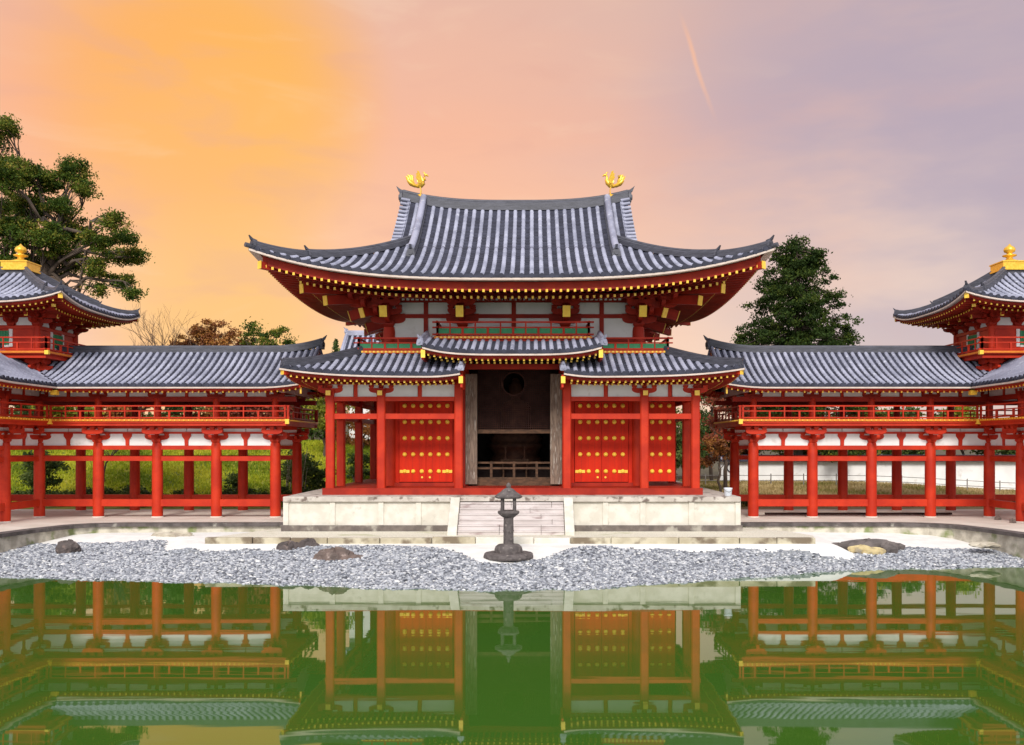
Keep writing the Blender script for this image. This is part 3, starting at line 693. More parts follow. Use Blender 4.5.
lo_roof = b.build('lower_roof', [M['tile'], M['pan']], hall)
b = MB()
zs_l = lambda F: (lambda u, d: F.zf(u, 0)-.235-(F.zf(u, 0)-5.72)*.5*min(1, d/1.5)+.10*d)
for F in LF+LS: eaves(b, F, zs_l(F), 1.62, rsp=.225, rw=.07, rh=.08, tiers=((.17, .0), (.66, .115)), fascia=.12, n=24, lime=.06)
b.build('eaves', [M['red_dark'], M['gold'], M['cream']], lo_roof)
for s in (-1, 1):
    for sy in (-1, 1):
        def hp(d): return (s*(LEX-d), HY+sy*(LEY-d), 5.72+.34*d+.02*d*d+lz(LEX-d, HY+LEY-d)+.02)
        b = MB(); pts = [hp(d) for d in ln(LD, .1, 9)]; b.sweep(pts, ridge_sec(.28, .26)); b.tube([(p[0], p[1], p[2]+.26) for p in pts], .07, 8); end_tile(b, pts[-1], (s, sy), .45)
        q = np.array(hp(0)); f = np.array((s, sy, 0))/sqrt(2)
        b.bar(q-f*1.9+(0, 0, -.25), q-f*.12+(0, 0, -.20), .16, .2, 1); b.bar(q-f*.118+(0, 0, -.20), q-f*.085+(0, 0, -.20), .18, .23, 2)
        b.build('hip_ridge', [M['ridge'], M['red'], M['gold']], lo_roof)
    # inner end of the front slope, finished by a short ridge
    F = LF[0 if s < 0 else 1]; b = MB(); pts = [F.p(s*1.93, d, .03) for d in ln(LD, .1, 7)]
    b.sweep(pts, ridge_sec(.26, .2), 0); b.tube([p+np.array((0, 0, .2)) for p in pts], .075, 8); end_tile(b, pts[-1], (0, -1), .42)
    b.box((s*1.86, LY0+.1, 5.25), (s*1.94, 36, 5.72), 1); b.box((s*1.84, LY0+.04, 5.40), (s*2.0, LY0+.09, 5.66), 2)
    b.build('verge_ridge', [M['tile'], M['red'], M['gold']], lo_roof)
# top course closing the pent roof against the core
b = MB(); zt = 5.72+.34*LD+.02*LD*LD
b.sweep([(s_[0], s_[1], zt-.02) for s_ in ((-LEX+LD, HY+LEY-LD), (-LEX+LD, LY0+LD), (-1.95, LY0+LD))], ridge_sec(.3, .22)); b.sweep([(s_[0], s_[1], zt-.02) for s_ in ((1.95, LY0+LD), (LEX-LD, LY0+LD), (LEX-LD, HY+LEY-LD))], ridge_sec(.3, .22))
b.build('top_ridge', M['ridge'], lo_roof)
# --- raised centre roof over the entrance
PEX = 3.42
def zc(u, d): return 6.55+.30*d+.28*(abs(u)/PEX)**4*(1-.25*d)
F = Face((0, LY0, 0), (1, 0, 0), (0, 1, 0), (-PEX, 0), (PEX, 0), 0, 2.25, zc)
b = MB(); tiles(b, F, .30, .08, .25, nu=20); c_roof = b.build('entrance_roof', [M['tile'], M['pan']], hall)
b = MB(); eaves(b, F, lambda u, d: F.zf(u, 0)-.235+.10*d, 1.62, rsp=.225, rw=.07, rh=.08, tiers=((.17, 0.), (.66, .115)), fascia=.12, n=24, lime=.06, umin=-PEX+.06, umax=PEX-.06)
for s in (-1, 1):
    b.box((s*(PEX-.1), LY0+.1, 6.3), (s*(PEX-.02), 36.4, 6.78), 0); b.box((s*(PEX-.16), LY0+.03, 6.36), (s*(PEX+.0), LY0+.085, 6.66), 1)
b.build('eaves', [M['red_dark'], M['gold'], M['cream']], c_roof)
for s in (-1, 1):
    b = MB(); pts = [F.p(s*(PEX+.02), d, .0) for d in ln(2.25, .05, 8)]; b.sweep(pts, ridge_sec(.28, .22)); b.tube([p+np.array((0, 0, .22)) for p in pts], .08, 8); end_tile(b, pts[-1], (s*.7, -1), .5)
    b.build('verge_ridge', M['tile'], c_roof)
# --- aisle (outer) columns and beams
AX = (-7.15, -5.15, -2.12, 2.12, 5.15, 7.15); AYF, AYB = 36.0, 47.86
FZ = PZ+.24
SIDEY = (AYF, CYF, HY, CYB, AYB)
for x in AX:
    for y in (AYF, AYB): column('aisle_column', x, y, FZ, 6.3 if (abs(x) < 3 and y < 40) else 5.3, .165, hall, square=True)
for s in (-1, 1):
    for y in SIDEY[1:-1]: column('aisle_column', s*7.15, y, FZ, 5.3, .165, hall, square=True)
for y in (AYF, AYB):
    for s in (-1, 1):
        for z0, z1, o_ in ((4.80, 4.97, .10), (4.10, 4.31, .08), (5.45, 5.6, .10)):
            beam('tie_beam', (s*2.2, y-o_, z0), (s*7.35, y+o_, z1), hall)
        for xa, xm, xb in ((2.12, 3.63, 5.15), (5.15, 6.15, 7.15)):
            for p, q in ((xa, xm), (xm, xb)):
                b = MB(); b.box((s*(p+.1), y-.04, 4.972), (s*(q-.05), y+.04, 5.448)); b.build('plaster_panel', M['white'], hall)
            beam('strut', (s*xm-.07, y-.09, 4.973), (s*xm+.07, y+.09, 5.447), hall)
        for xx in (5.15, 7.15):
            b = MB(); bracket(b, s*xx, y, 4.98, (0, -1 if y < 40 else 1), .78, 0, 1.25, .3, .4, nose=(.42, .12, .17)); b.build('bracket', [M['red'], M['gold']], hall)
for s in (-1, 1):
    x = s*7.15
    for z0, z1, o_ in ((4.802, 4.968, .095), (4.102, 4.308, .075), (5.452, 5.598, .095)):
        beam('tie_beam', (x-o_, AYF+.12, z0), (x+o_, AYB-.12, z1), hall)
    for a, c in zip(SIDEY[:-1], SIDEY[1:]):
        b = MB(); b.box((x-.04, a+.1, 4.972), (x+.04, c-.1, 5.448)); b.build('plaster_panel', M['white'], hall)
beam('entrance_lintel', (-2.3, AYF-.09, 6.05), (2.3, AYF+.09, 6.25), hall, 'red_dark')
# floor with red sill
b = MB(); b.box((-7.36, 35.62, PZ+.003), (7.36, 48.2, FZ)); b.box((-7.34, 35.561, PZ+.05), (7.34, 35.618, FZ-.03)); b.build('floor', M['red_dark'], hall)
b = MB(); b.box((-7.36, 35.50, PZ+.002), (7.36, 35.56, FZ+.02)); b.build('floor_sill', M['red_dark'], hall)
# --- core walls, doors
def door(x0, x1, y, z0, z1, cols, rows, hinge=(1, 1), face=-1, label=None, pair=True):
    b = MB(); xm = (x0+x1)/2
    if pair: b.box((x0, y-.05, z0), (xm-.006, y+.05, z1)); b.box((xm+.006, y-.05, z0), (x1, y+.05, z1))
    else: b.box((x0, y-.05, z0), (x1, y+.05, z1))
    npl = 8 if pair else 4
    for i in range(1, npl):
        xx = x0+(x1-x0)*i/npl
        if pair and i == npl//2: continue
        b.box((xx-.005, y-.053, z0), (xx+.005, y-.049, z1), 1)
    d = b.build('door', [M['red_door'], M['red_dark']], hall)
    if label: d['label'] = label
    st_ = MB()
    for z in rows:
        for c in cols:
            st_.tube([(c, y-.05, z), (c, y-.085, z), (c, y-.11, z)], [.092, .08, .035], 10)
    st_.build('door_stud', M['gold'], d)
    if hinge:
        h = MB(); zz = rows[0]
        if hinge[0]: h.box((x0+.02, y-.075, zz-.06), (x0+.42, y-.052, zz+.06))
        if hinge[1]: h.box((x1-.42, y-.075, zz-.06), (x1-.02, y-.052, zz+.06))
        for q in (-.16, .16): h.tube([(xm+q, y-.05, zz-.24), (xm+q, y-.08, zz-.24)], .045, 8)
        h.build('hinge_plate', M['gold'], d)
    return d
rows = [1.99, 2.69, 3.36, 4.03, 4.70]
for s in (-1, 1):
    xa, xb = sorted((s*2.52, s*4.72)); n = 6
    cs = [xa+.22+(xb-xa-.44)*i/5 for i in range(6)]
    door(xa, xb, CYF-.08, 1.56, 4.86, cs, rows)
    # red jambs and boards beside and above the doors
    b = MB(); b.box((s*4.74, CYF-.06, FZ), (s*5.0, CYF+.06, 7.15)); b.box((s*2.3, CYF-.06, FZ), (s*2.5, CYF+.06, 7.15)); b.box((s*2.5, CYF-.055, 4.88), (s*4.74, CYF+.055, 7.15)); b.build('door_frame', M['red_door'], hall)
    beam('threshold', (s*2.3, CYF-.14, FZ+.001), (s*5.0, CYF+.10, FZ+.14), hall, 'red_dark')
    # sides and back of the core
    b = MB(); b.box((s*5.15-.05, CYF+.25, FZ), (s*5.15+.05, CYB-.25, 7.15)); b.build('side_wall', M['red_door'], hall)
b = MB(); b.box((-5, CYB-.06, FZ), (5, CYB+.06, 7.15)); b.build('rear_wall', M['red_door'], hall)
for s in (-1, 1): beam('dark_lining', (s*2.24, CYF+.12, FZ), (s*2.32, CYB-.2, 6.98), hall, 'interior')  # dark lining boards added to make the inside of the hall look dim
beam('dark_lining', (-2.2, 44.6, FZ), (2.2, 44.7, 6.98), hall, 'interior')
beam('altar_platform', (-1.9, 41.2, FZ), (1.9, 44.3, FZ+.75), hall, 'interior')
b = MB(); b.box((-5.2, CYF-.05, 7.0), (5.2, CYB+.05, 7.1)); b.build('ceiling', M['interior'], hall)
# one leaf of the side door standing open in the right aisle
door(5.46, 6.66, CYF-.02, 1.58, 4.86, [5.72, 6.06, 6.42], rows, hinge=None, label='studded door leaf swung open in the side aisle', pair=False)
# old doors folded back inside the entrance
for s in (-1, 1):
    b = MB(); b.box((s*1.50, CYF-.32, FZ+.08), (s*1.98, CYF-.20, 6.0)); b.box((s*1.56, CYF-.335, FZ+.5), (s*1.62, CYF-.318, 5.7)); b.box((s*1.82, CYF-.335, FZ+.5), (s*1.88, CYF-.318, 5.7))
    d = b.build('folded_door', M['wood'], hall, bevel=.01); d['label'] = 'bare weathered wooden door folded back beside the entrance'
    beam('entrance_jamb', (s*1.99, CYF-.3, FZ), (s*2.22, CYF+.0, 6.2), hall, 'red_dark')
# lattice screen with a round window
b = MB(); zc_, rc = 5.62, .47; x0, x1, z0, z1 = -1.46, 1.46, 3.72, 6.25; yl = CYF+.05
def cut(c, lo, hi, cc):
    dd = rc*rc-(c-cc[0])**2
    if dd <= 0: return [(lo, hi)]
    h_ = sqrt(dd); return [q for q in ((lo, cc[1]-h_), (cc[1]+h_, hi)) if q[1]-q[0] > .02]
for i in range(35):
    x = x0+(x1-x0)*i/34
    for a, c in cut(x, z0, z1, (0, zc_)): b.box((x-.011, yl-.012, a), (x+.011, yl+.012, c))
for i in range(30):
    z = z0+(z1-z0)*i/29
    for a, c in cut(z, x0, x1, (zc_, 0)): b.box((a, yl-.016, z-.011), (c, yl-.002, z+.011))
ring = [(rc*cos(2*pi*i/32), yl, zc_+rc*sin(2*pi*i/32)) for i in range(33)]; b.tube(ring, .03, 6)
b.build('lattice_screen', M['lattice'], hall)
beam('lattice_rail', (-1.5, CYF-.08, 3.56), (1.5, CYF+.12, 3.715), hall, 'brownwood')
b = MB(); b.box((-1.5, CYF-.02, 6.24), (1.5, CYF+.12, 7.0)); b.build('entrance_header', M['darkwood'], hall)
# --- inside the entrance
r_ = empty('altar_table', 'dark carved altar table in the dim hall entrance', 'altar table', (0, 40.6, FZ))
b = MB(); b.box((-.62, 40.35, FZ+.98), (.62, 40.85, FZ+1.06)); b.build('table_top', M['brownwood'], r_)
for sx_ in (-1, 1):
    for sy_ in (-1, 1):
        b = MB(); b.tube([(sx_*.52, 40.6+sy_*.2, FZ), (sx_*.5, 40.6+sy_*.2, FZ+.5), (sx_*.56, 40.6+sy_*.2, FZ+.98)], [.05, .035, .05], 8); b.build('leg', M['brownwood'], r_)
for s in (-1, 1):
    b = MB(); b.lathe([(.13, 0), (.10, .05), (.03, .10), (.03, .30), (.07, .36), (.03, .42), (.09, .52), (.10, .56), (.02, .58)], (s*.42, 40.6, FZ+1.061), 12)
    tag(b.build('candle_stand', M['statue']), f'bronze candle stand on the {"left" if s < 0 else "right"} end of the altar table', 'candle stand', 'candle stands on the altar')
r_ = empty('barrier', 'low brown wooden barrier across the hall entrance', 'barrier', (0, 38.5, FZ))
for z in (.30, .72, .95):
    b = MB(); b.box((-1.9, 38.35, FZ+z-.04), (1.9, 38.43, FZ+z+.04)); b.build('rail', M['brownwood'], r_)
for x in (-1.85, -.95, 0, .95, 1.85):
    b = MB(); b.box((x-.05, 38.34, FZ), (x+.05, 38.44, FZ+1.0)); b.build('post', M['brownwood'], r_)
b = MB(); b.box((-1.9, 38.2, FZ+.002), (1.9, 39.2, FZ+.26)); b.build('threshold_step', M['brownwood'], r_)
# seated statue barely seen behind the lattice
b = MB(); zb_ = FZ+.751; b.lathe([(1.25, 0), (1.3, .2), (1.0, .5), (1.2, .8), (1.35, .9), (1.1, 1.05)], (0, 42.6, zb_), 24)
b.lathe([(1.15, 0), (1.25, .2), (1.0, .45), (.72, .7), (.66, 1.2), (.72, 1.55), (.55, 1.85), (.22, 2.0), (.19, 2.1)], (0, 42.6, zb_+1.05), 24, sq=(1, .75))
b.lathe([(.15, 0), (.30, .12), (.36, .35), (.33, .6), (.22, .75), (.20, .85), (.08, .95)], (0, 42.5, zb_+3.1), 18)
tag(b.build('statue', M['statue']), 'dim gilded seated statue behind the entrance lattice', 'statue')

# ------------------------------------------------------------------ gilded phoenixes
def phoenix(s, label):
    """s=+1: looks towards +x"""
    x, y, z = -s*4.34, HY, 14.50
    b = MB(); K = .92; P = lambda a, h, dy=0.: (x+s*a*K, y+dy*K, z+h*K)
    b.lathe([(.17, -.18), (.15, 0), (.06, .03)], (x, y, z), 12)
    for dy in (-.06, .06): b.tube([P(.0, .0, dy), P(.03, .2, dy), P(-.02, .42, dy)], [.025, .022, .04], 6)
    b.tube([P(-.28, .42), P(-.16, .43), P(0, .5), P(.14, .62), P(.2, .74), P(.18, .86), P(.2, .96), P(.28, 1.0), P(.35, .96), P(.40, .90)], [.03, .09, .145, .125, .08, .055, .05, .06, .04, .008], 10)
    b.tube([P(.22, 1.03), P(.18, 1.12), P(.10, 1.14)], [.03, .025, .006], 6)
    for dy in (-1, 1):      # raised wings
        poly = [(.06, .5), (.12, .68), (.06, .86), (-.02, 1.06), (-.12, 1.10), (-.11, .98), (-.18, .96), (-.15, .84), (-.2, .78), (-.12, .66), (-.08, .52)]
        b.prism([(s*a*K, h*K) for a, h in poly], (x, y+dy*.14, z), (1, 0, 0), (0, dy*.22, 1), (0, 1, 0), .035)
    for k, (tx, tz, dy) in enumerate(((-.60, .98, 0), (-.68, .84, .09), (-.68, .88, -.09), (-.64, .70, .14), (-.64, .74, -.14), (-.48, 1.0, .05), (-.52, .62, 0))):
        b.tube([P(-.16, .44, dy*.3), P(-.30, .47, dy*.7), P((-.36+tx)/2, (.44+tz)/2, dy), P(tx+.06, tz-.05, dy), P(tx-.06, tz+.03, dy)], [.06, .075, .085, .07, .006], 6, flat=.5)
    o = b.build('phoenix_statue', M['gilt']); return tag(o, label, 'statue', 'gilded phoenixes on the hall ridge')
phoenix(1, 'gilded phoenix facing right on the left end of the main roof ridge'); phoenix(-1, 'gilded phoenix facing left on the right end of the main roof ridge')

# ------------------------------------------------------------------ wing corridors
WY0, WY1 = 39.2, 42.8; WYC = 41.0; WR = 3.3; WXE = 8.75
CXS = [10.2+2.52*k for k in range(5)]; XI, XO = CXS[-1], 23.88; TXC = (XI+XO)/2
LYS = [36.6, 34.0]                      # forward leg
def wz(d): t_ = d/WR; return 5.52+1.72*(.62*t_+.38*t_*t_)
def wing(s):
    mir = s < 0; side = 'left' if mir else 'right'
    R = empty('wing_corridor', f'red two-storey wing corridor with grey tiled roof, {side} of the hall', 'corridor', (s*15, WYC, 0), 'wing corridors beside the hall')
    lift = lambda x: .16*max(0, (10.5-x)/1.75)**2 if x < 10.5 else 0
    YE = 32.6
    Fs = [Face((0, WYC-WR, 0), (1, 0, 0), (0, 1, 0), (WXE, 0), (TXC-WR, 1), 0, WR, lambda u, d: wz(d)+lift(u)),
          Face((0, WYC+WR, 0), (-1, 0, 0), (0, -1, 0), (-(TXC+WR), 1), (-WXE, 0), 0, WR, lambda u, d: wz(d)+lift(-u)),
          Face((TXC-WR, 0, 0), (0, -1, 0), (1, 0, 0), (-(WYC-WR), -1), (-YE, 0), 0, WR, lambda u, d: wz(d)+.2*max(0, (35+u)/3 if u > -35 else 0)**2),
          Face((TXC+WR, 0, 0), (0, 1, 0), (-1, 0, 0), (YE, 0), (WYC+WR, -1), 0, WR, lambda u, d: wz(d))]
    b = MB()
    for i, F in enumerate(Fs): tiles(b, F, .30, .08, .25)
    roof = b.build('roof', [M['tile'], M['pan']], R, mir)
    b = MB()
    for F in Fs: eaves(b, F, (lambda F: lambda u, d: F.zf(u, 0)-.22+.13*d)(F), 1.5, rsp=.25, rw=.065, rh=.075, tiers=((.18, 0.),), fascia=.09, n=20, lime=.06)
    b.box((WXE+.0, WYC-WR+.15, 5.2), (WXE+.07, WYC-WR+.22, 5.5), 1)
    b.cbox((TXC-WR+.12, WYC-WR+.10, 5.24), (.24, .24, .2), 1)
    b.build('eaves', [M['red'], M['gold'], M['cream']], roof, mir)
    b = MB(); zr = wz(WR)
    b.sweep([(x, WYC, zr-.06+.32*max(0, (11-x)/2.3)**2.2) for x in ln(WXE-.1, 11, 9)]+[(TXC-1.7, WYC, zr-.06)], ridge_sec(.34, .34))
    end_tile(b, (WXE-.1, WYC, zr+.16), (-1, 0), .8); b.build('ridge', M['ridge'], roof, mir)
    b = MB(); b.sweep([(TXC, y, zr-.062) for y in (WYC-1.7, YE)], ridge_sec(.34, .34)); b.build('ridge', M['ridge'], roof, mir)
    b = MB()        # gable at the hall end
    pr = [(d-WR, wz(d)-.22) for d in ln(0, WR, 8)]; poly = [(-WR+.3, 5.3)]+pr[1:]+[(-a, z) for a, z in reversed(pr[1:-1])]+[(WR-.3, 5.3)]
    b.prism(poly, (WXE+1.0, WYC, 0), (0, 1, 0), (0, 0, 1), (1, 0, 0), .1, 0)
    for sg in (-1, 1):
        pts = [np.array((WXE+.04, WYC+sg*(d-WR), wz(d)-.14+lift(WXE))) for d in ln(0, WR, 8)]
        for i in range(7): b.bar(pts[i], pts[i+1], .08, .2, 1)
        tl = [np.array((WXE+.02, WYC+sg*(d-WR), wz(d)+.06+lift(WXE))) for d in ln(0, WR, 8)]; b.tube(tl, .1, 8, 2)
    b.build('gable_end', [M['white'], M['red'], M['tile']], roof, mir)
    # columns
    pos = [(x, y) for x in CXS for y in (WY0, WY1)]+[(XO, WY0), (XO, WY1)]+[(x, y) for x in (XI, XO) for y in LYS]
    for x, y in pos:
        column('column', x, y, .04, 3.18, .225, R, mir, m='red'); column('upper_column', x, y, 4.16, 5.12, .15, R, mir)
        b = MB(); b.lathe([(.255, -.1), (.255, .03), (.24, .045)], (x, y, 0), 16); b.build('base_stone', M['dirt'], R, mir)
    # runs: (axis, const, from, to, outward)
    runs = [('x', WY0, CXS[0], XI, -1, CXS), ('x', WY1, CXS[0], XO, 1, CXS+[XO]), ('y', XI, LYS[-1], WY0, -1, [34.0, 36.6, WY0]), ('y', XO, LYS[-1], WY1, 1, [34.0, 36.6, WY0, WY1])]
    for ax, c, a, e, ow, st_ in runs:
        def bx(name, a0, a1, off0, off1, z0, z1, m):
            p, q = ((a0, c+off0, z0), (a1, c+off1, z1)) if ax == 'x' else ((c+off0, a0, z0), (c+off1, a1, z1))
            return beam(name, p, q, R, m, mir)
        eps = .002 if ax == 'y' else 0
        bx('tie_beam', a, e, -.10, .10, 2.88+eps, 3.055-eps, 'red'); bx('through_beam', a, e, -.085, .085, 2.40+eps, 2.60-eps, 'red')
        bx('bench_rail', a, e, -.12, .12, .47+eps, .77-eps, 'red'); bx('deck_beam', a-.4*(ax == 'x'), e, -.09, .09, 3.56+eps, 3.64-eps, 'red'); bx('deck_beam', a, e, -.10, .10, 3.78+eps, 4.0-eps, 'red')
        bx('eave_beam', a-.9*(ax == 'x'), e, -.11, .11, 4.93+eps, 5.14-eps, 'red_dark'); bx('eave_beam', a-.9*(ax == 'x'), e, -.1, .1, 5.42+eps, 5.54-eps, 'red_dark')
        for p, q in zip(st_[:-1], st_[1:]):
            mid = (p+q)/2
            for u, v in ((p, mid), (mid, q)):
                bx('plaster_panel', u+.08, v-.08, -.035, .035, 3.058, 3.558, 'white'); bx('plaster_panel', u+.02, v-.02, -.036, .036, 3.642, 3.778, 'white')
                bx('plaster_panel', u+.08, v-.08, -.035, .035, 5.142, 5.418, 'white')
            b = MB(); U, Nv = ((1, 0, 0), (0, 1, 0)) if ax == 'x' else ((0, 1, 0), (1, 0, 0))
            o_ = (mid, c, 0) if ax == 'x' else (c, mid, 0)
            b.prism([(-.07, 3.06), (.07, 3.06), (.08, 3.3), (.19, 3.46), (.19, 3.56), (-.19, 3.56), (-.19, 3.46), (-.08, 3.3)], o_, U, (0, 0, 1), Nv, .16)
            b.build('strut', M['red'], R, mir); b = MB(); b.prism([(-.06, 5.14), (.06, 5.14), (.06, 5.42), (-.06, 5.42)], o_, U, (0, 0, 1), Nv, .14); b.build('strut', M['red'], R, mir)
        for p in st_:
            if ax == 'y' and p in (WY0, WY1): continue
            x, y = (p, c) if ax == 'x' else (c, p); f = (0, ow) if ax == 'x' else (ow, 0)
            b = MB(); bracket(b, x, y, 3.16, f, .80, 1, 1.3, .30, .62); b.build('bracket', M['red'], R, mir)
            b = MB(); bracket(b, x, y, 4.99, f, .62, 0, 1.3); b.build('bracket', M['red_dark'], R, mir)
    # deck and railings
    OV = .9; X0 = CXS[0]-.75
    b = MB(); g = [(X0, WY0-OV), (XI-OV, WY0-OV), (XI-OV, 33.1), (XO+OV, 33.1), (XO+OV, WY1+OV), (X0, WY1+OV)]
    b.prism(g, (0, 0, 4.08), (1, 0, 0), (0, 1, 0), (0, 0, 1), .15)
    segs = [((X0, WY0-OV), (XI-OV, WY0-OV), (0, -1)), ((XI-OV, WY0-OV), (XI-OV, 33.1), (-1, 0)), ((X0, WY1+OV), (X0, WY0-OV), (-1, 0)), ((XO+OV, WY1+OV), (X0, WY1+OV), (0, 1)), ((XO+OV, 33.1), (XO+OV, WY1+OV), (1, 0)), ((XI-OV, 33.1), (XO+OV, 33.1), (0, -1))]
    for p, q, f in segs:
        p = np.array((*p, 4.115)); q = np.array((*q, 4.115)); f = np.array((*f, 0)); b.bar(p+f*.018, q+f*.018, .03, .09, 1)
        L = np.linalg.norm(q-p); n = int(L/.19)
        for i in range(n):
            c = p+(q-p)*(i+.5)/n+f*.045; b.cbox(c, (.04, .04, .04), 2)
        b.bar(p-f*.12+(0, 0, -.16), q-f*.12+(0, 0, -.16), .14, .14, 0)
    b.cbox((XI-OV, WY0-OV, 4.06), (.2, .2, .22), 2); b.cbox((X0, WY0-OV, 4.06), (.16, .16, .2), 2)
    dk = b.build('deck', [M['red'], M['orange'], M['gold']], R, mir)
    for i, (p, q, f) in enumerate(segs):
        r = MB(); p = np.array(p)-np.array(f)*.1; q = np.array(q)-np.array(f)*.1
        railing(r, p, q, 4.156+.001*i, .56, 1.26, over=.06, t=.06); r.build('railing', M['red'], dk, mir)
    return R
wing(-1); wing(1)

# ------------------------------------------------------------------ corner towers
def tower(s):
    mir = s < 0; side = 'left' if mir else 'right'; c = (TXC, WYC); E = 3.72
    R = empty('corner_tower', f'small red turret with pyramid roof and gold finial above the {side} corridor corner', 'tower', (s*TXC, WYC, 5.6), 'corner towers on the corridors')
    def pf(d): t_ = d/E; return 8.98+2.0*(.55*t_+.45*t_*t_)
    def zf(u, d): return pf(d)+.42*((abs(u)/E)*((E-d)/E))**3
    Fs = [Face((c[0]-n[0]*E, c[1]-n[1]*E, 0), (n[1], -n[0], 0), (*n, 0), (-E, 1), (E, -1), 0, E-.35, zf) for n in ((0, 1), (0, -1), (1, 0), (-1, 0))]
    b = MB()
    for F in Fs: tiles(b, F, .30, .08, .25, nu=16)
    roof = b.build('roof', [M['tile'], M['pan']], R, mir)
    b = MB()
    for F in Fs: eaves(b, F, (lambda F: lambda u, d: F.zf(u, 0)-.23-(F.zf(u, 0)-8.98)*.4*min(1, d/2)+.06*d)(F), 1.95, rsp=.235, rw=.065, rh=.075, tiers=((.18, 0.), (.80, .10)), fascia=.12, n=20, lime=.06)
    for sx_ in (-1, 1):
        for sy_ in (-1, 1):
            f = np.array((sx_, sy_, 0))/sqrt(2); q = np.array((c[0]+sx_*E, c[1]+sy_*E, 9.4))
            b.bar(q-f*2.6+(0, 0, -.40), q-f*.14+(0, 0, -.22), .15, .2, 0); b.bar(q-f*.138+(0, 0, -.22), q-f*.10+(0, 0, -.22), .17, .23, 1)
            b.bar(q-f*2.6+(0, 0, -.62), q-f*.95+(0, 0, -.50), .14, .18, 0); b.bar(q-f*.948+(0, 0, -.50), q-f*.91+(0, 0, -.50), .16, .21, 1)
    b.build('eaves', [M['red_dark'], M['gold'], M['cream']], roof, mir)
    for sx_ in (-1, 1):
        for sy_ in (-1, 1):
            hp = lambda d: (c[0]+sx_*(E-d), c[1]+sy_*(E-d), zf(E-d, d)+.02)
            b = MB(); pts = [hp(d) for d in ln(E-.4, 1.35, 8)]; b.sweep(pts, ridge_sec(.28, .28)); b.tube([(p[0], p[1], p[2]+.28) for p in pts], .075, 8); end_tile(b, pts[-1], (sx_, sy_), .5)
            pts = [hp(d) for d in ln(1.4, .1, 6)]; b.sweep(pts, ridge_sec(.24, .18)); b.tube([(p[0], p[1], p[2]+.18) for p in pts], .07, 8); end_tile(b, pts[-1], (sx_, sy_), .5)
            b.build('hip_ridge', M['ridge'], roof, mir)
    b = MB(); x, y = c; z = 10.60
    b.box((x-.52, y-.52, z), (x+.52, y+.52, z+.2), 1); b.box((x-.63, y-.63, z+.2), (x+.63, y+.63, z+.27)); b.box((x-.57, y-.57, z+.27), (x+.57, y+.57, z+.56)); b.box((x-.61, y-.61, z+.56), (x+.61, y+.61, z+.61))
    b.lathe([(.42, .60), (.38, .68), (.22, .74), (.14, .78), (.13, .86), (.29, .91), (.30, .95), (.12, 1.0), (.11, 1.04), (.22, 1.1), (.25, 1.2), (.2, 1.3), (.08, 1.38), (.02, 1.46)], (x, y, z), 20)
    b.build('finial', [M['gilt'], M['ridge']], R, mir)
    H = 1.62; zd = 7.05
    b = MB(); b.box((x-H, y-H, 6.0), (x+H, y+H, 8.75)); b.build('wall', M['red'], R, mir)
    for n in ((0, -1), (0, 1), (-1, 0), (1, 0)):
        n3 = np.array((*n, 0.)); u3 = np.array((-n[1], n[0], 0.)); o_ = np.array((x, y, 0))+n3*(H+.01)
        for k in (-1, 0, 1):
            cc = o_+u3*k*1.06
            b = MB(); b.prism([(-.33, 8.22), (.33, 8.22), (.33, 8.32), (.2, 8.55), (-.2, 8.55), (-.33, 8.32)], cc, u3, (0, 0, 1), n3, .05); b.build('plaster_panel', M['white'], R, mir)
        b = MB(); b.prism([(-.40, 7.38), (.40, 7.38), (.40, 7.98), (-.40, 7.98)], o_, u3, (0, 0, 1), n3, .06, 1); b.prism([(-.56, 7.3), (-.41, 7.3), (-.41, 8.06), (-.56, 8.06)], o_, u3, (0, 0, 1), n3, .05, 0); b.prism([(.41, 7.3), (.56, 7.3), (.56, 8.06), (.41, 8.06)], o_, u3, (0, 0, 1), n3, .05, 0)
        b.prism([(-.4, 7.2), (.4, 7.2), (.4, 7.375), (-.4, 7.375)], o_, u3, (0, 0, 1), n3, .05, 0)
        for i in range(7): b.prism([(-.40+.12*i, 7.38), (-.36+.12*i, 7.38), (-.36+.12*i, 7.98), (-.40+.12*i, 7.98)], o_+n3*.035, u3, (0, 0, 1), n3, .03, 1)
        b.build('window', [M['white'], M['green']], R, mir)
        b = MB()
        for z0, z1, t_ in ((8.06, 8.2, .16), (7.12, 7.28, .14)): b.prism([(-H-.08, z0), (H+.08, z0), (H+.08, z1), (-H-.08, z1)], o_-n3*.02+u3*(.0), u3, (0, 0, 1), n3, t_ + (.004 if n[0] else 0))
        b.build('tie_beam', M['red'], R, mir)
        for k in (-1.6, -.53, .53, 1.6):
            cc = o_+u3*k; b = MB(); bracket(b, cc[0], cc[1], 8.18, n, .66, 2, .85, .34, .55, tail=[(0, .62, .85, .42, .13, .16)]); b.build('bracket', [M['red_dark'], M['gold']], R, mir)
            if abs(k) > 1: b = MB(); bracket(b, cc[0]-n3[0]*.1, cc[1]-n3[1]*.1, 6.15, n, .72, 1, 1.0, .38, .6); b.build('bracket', M['red'], R, mir)
    # posts
    for sx_ in (-1, 1):
        for sy_ in (-1, 1): column('corner_post', x+sx_*H, y+sy_*H, 6.0, 8.2, .14, R, mir)
    D_ = 2.5; b = MB(); b.box((x-D_, y-D_, zd-.13), (x+D_, y+D_, zd)); b.box((x-D_+.12, y-D_+.12, zd-.3), (x+D_-.12, y+D_-.12, zd-.132))
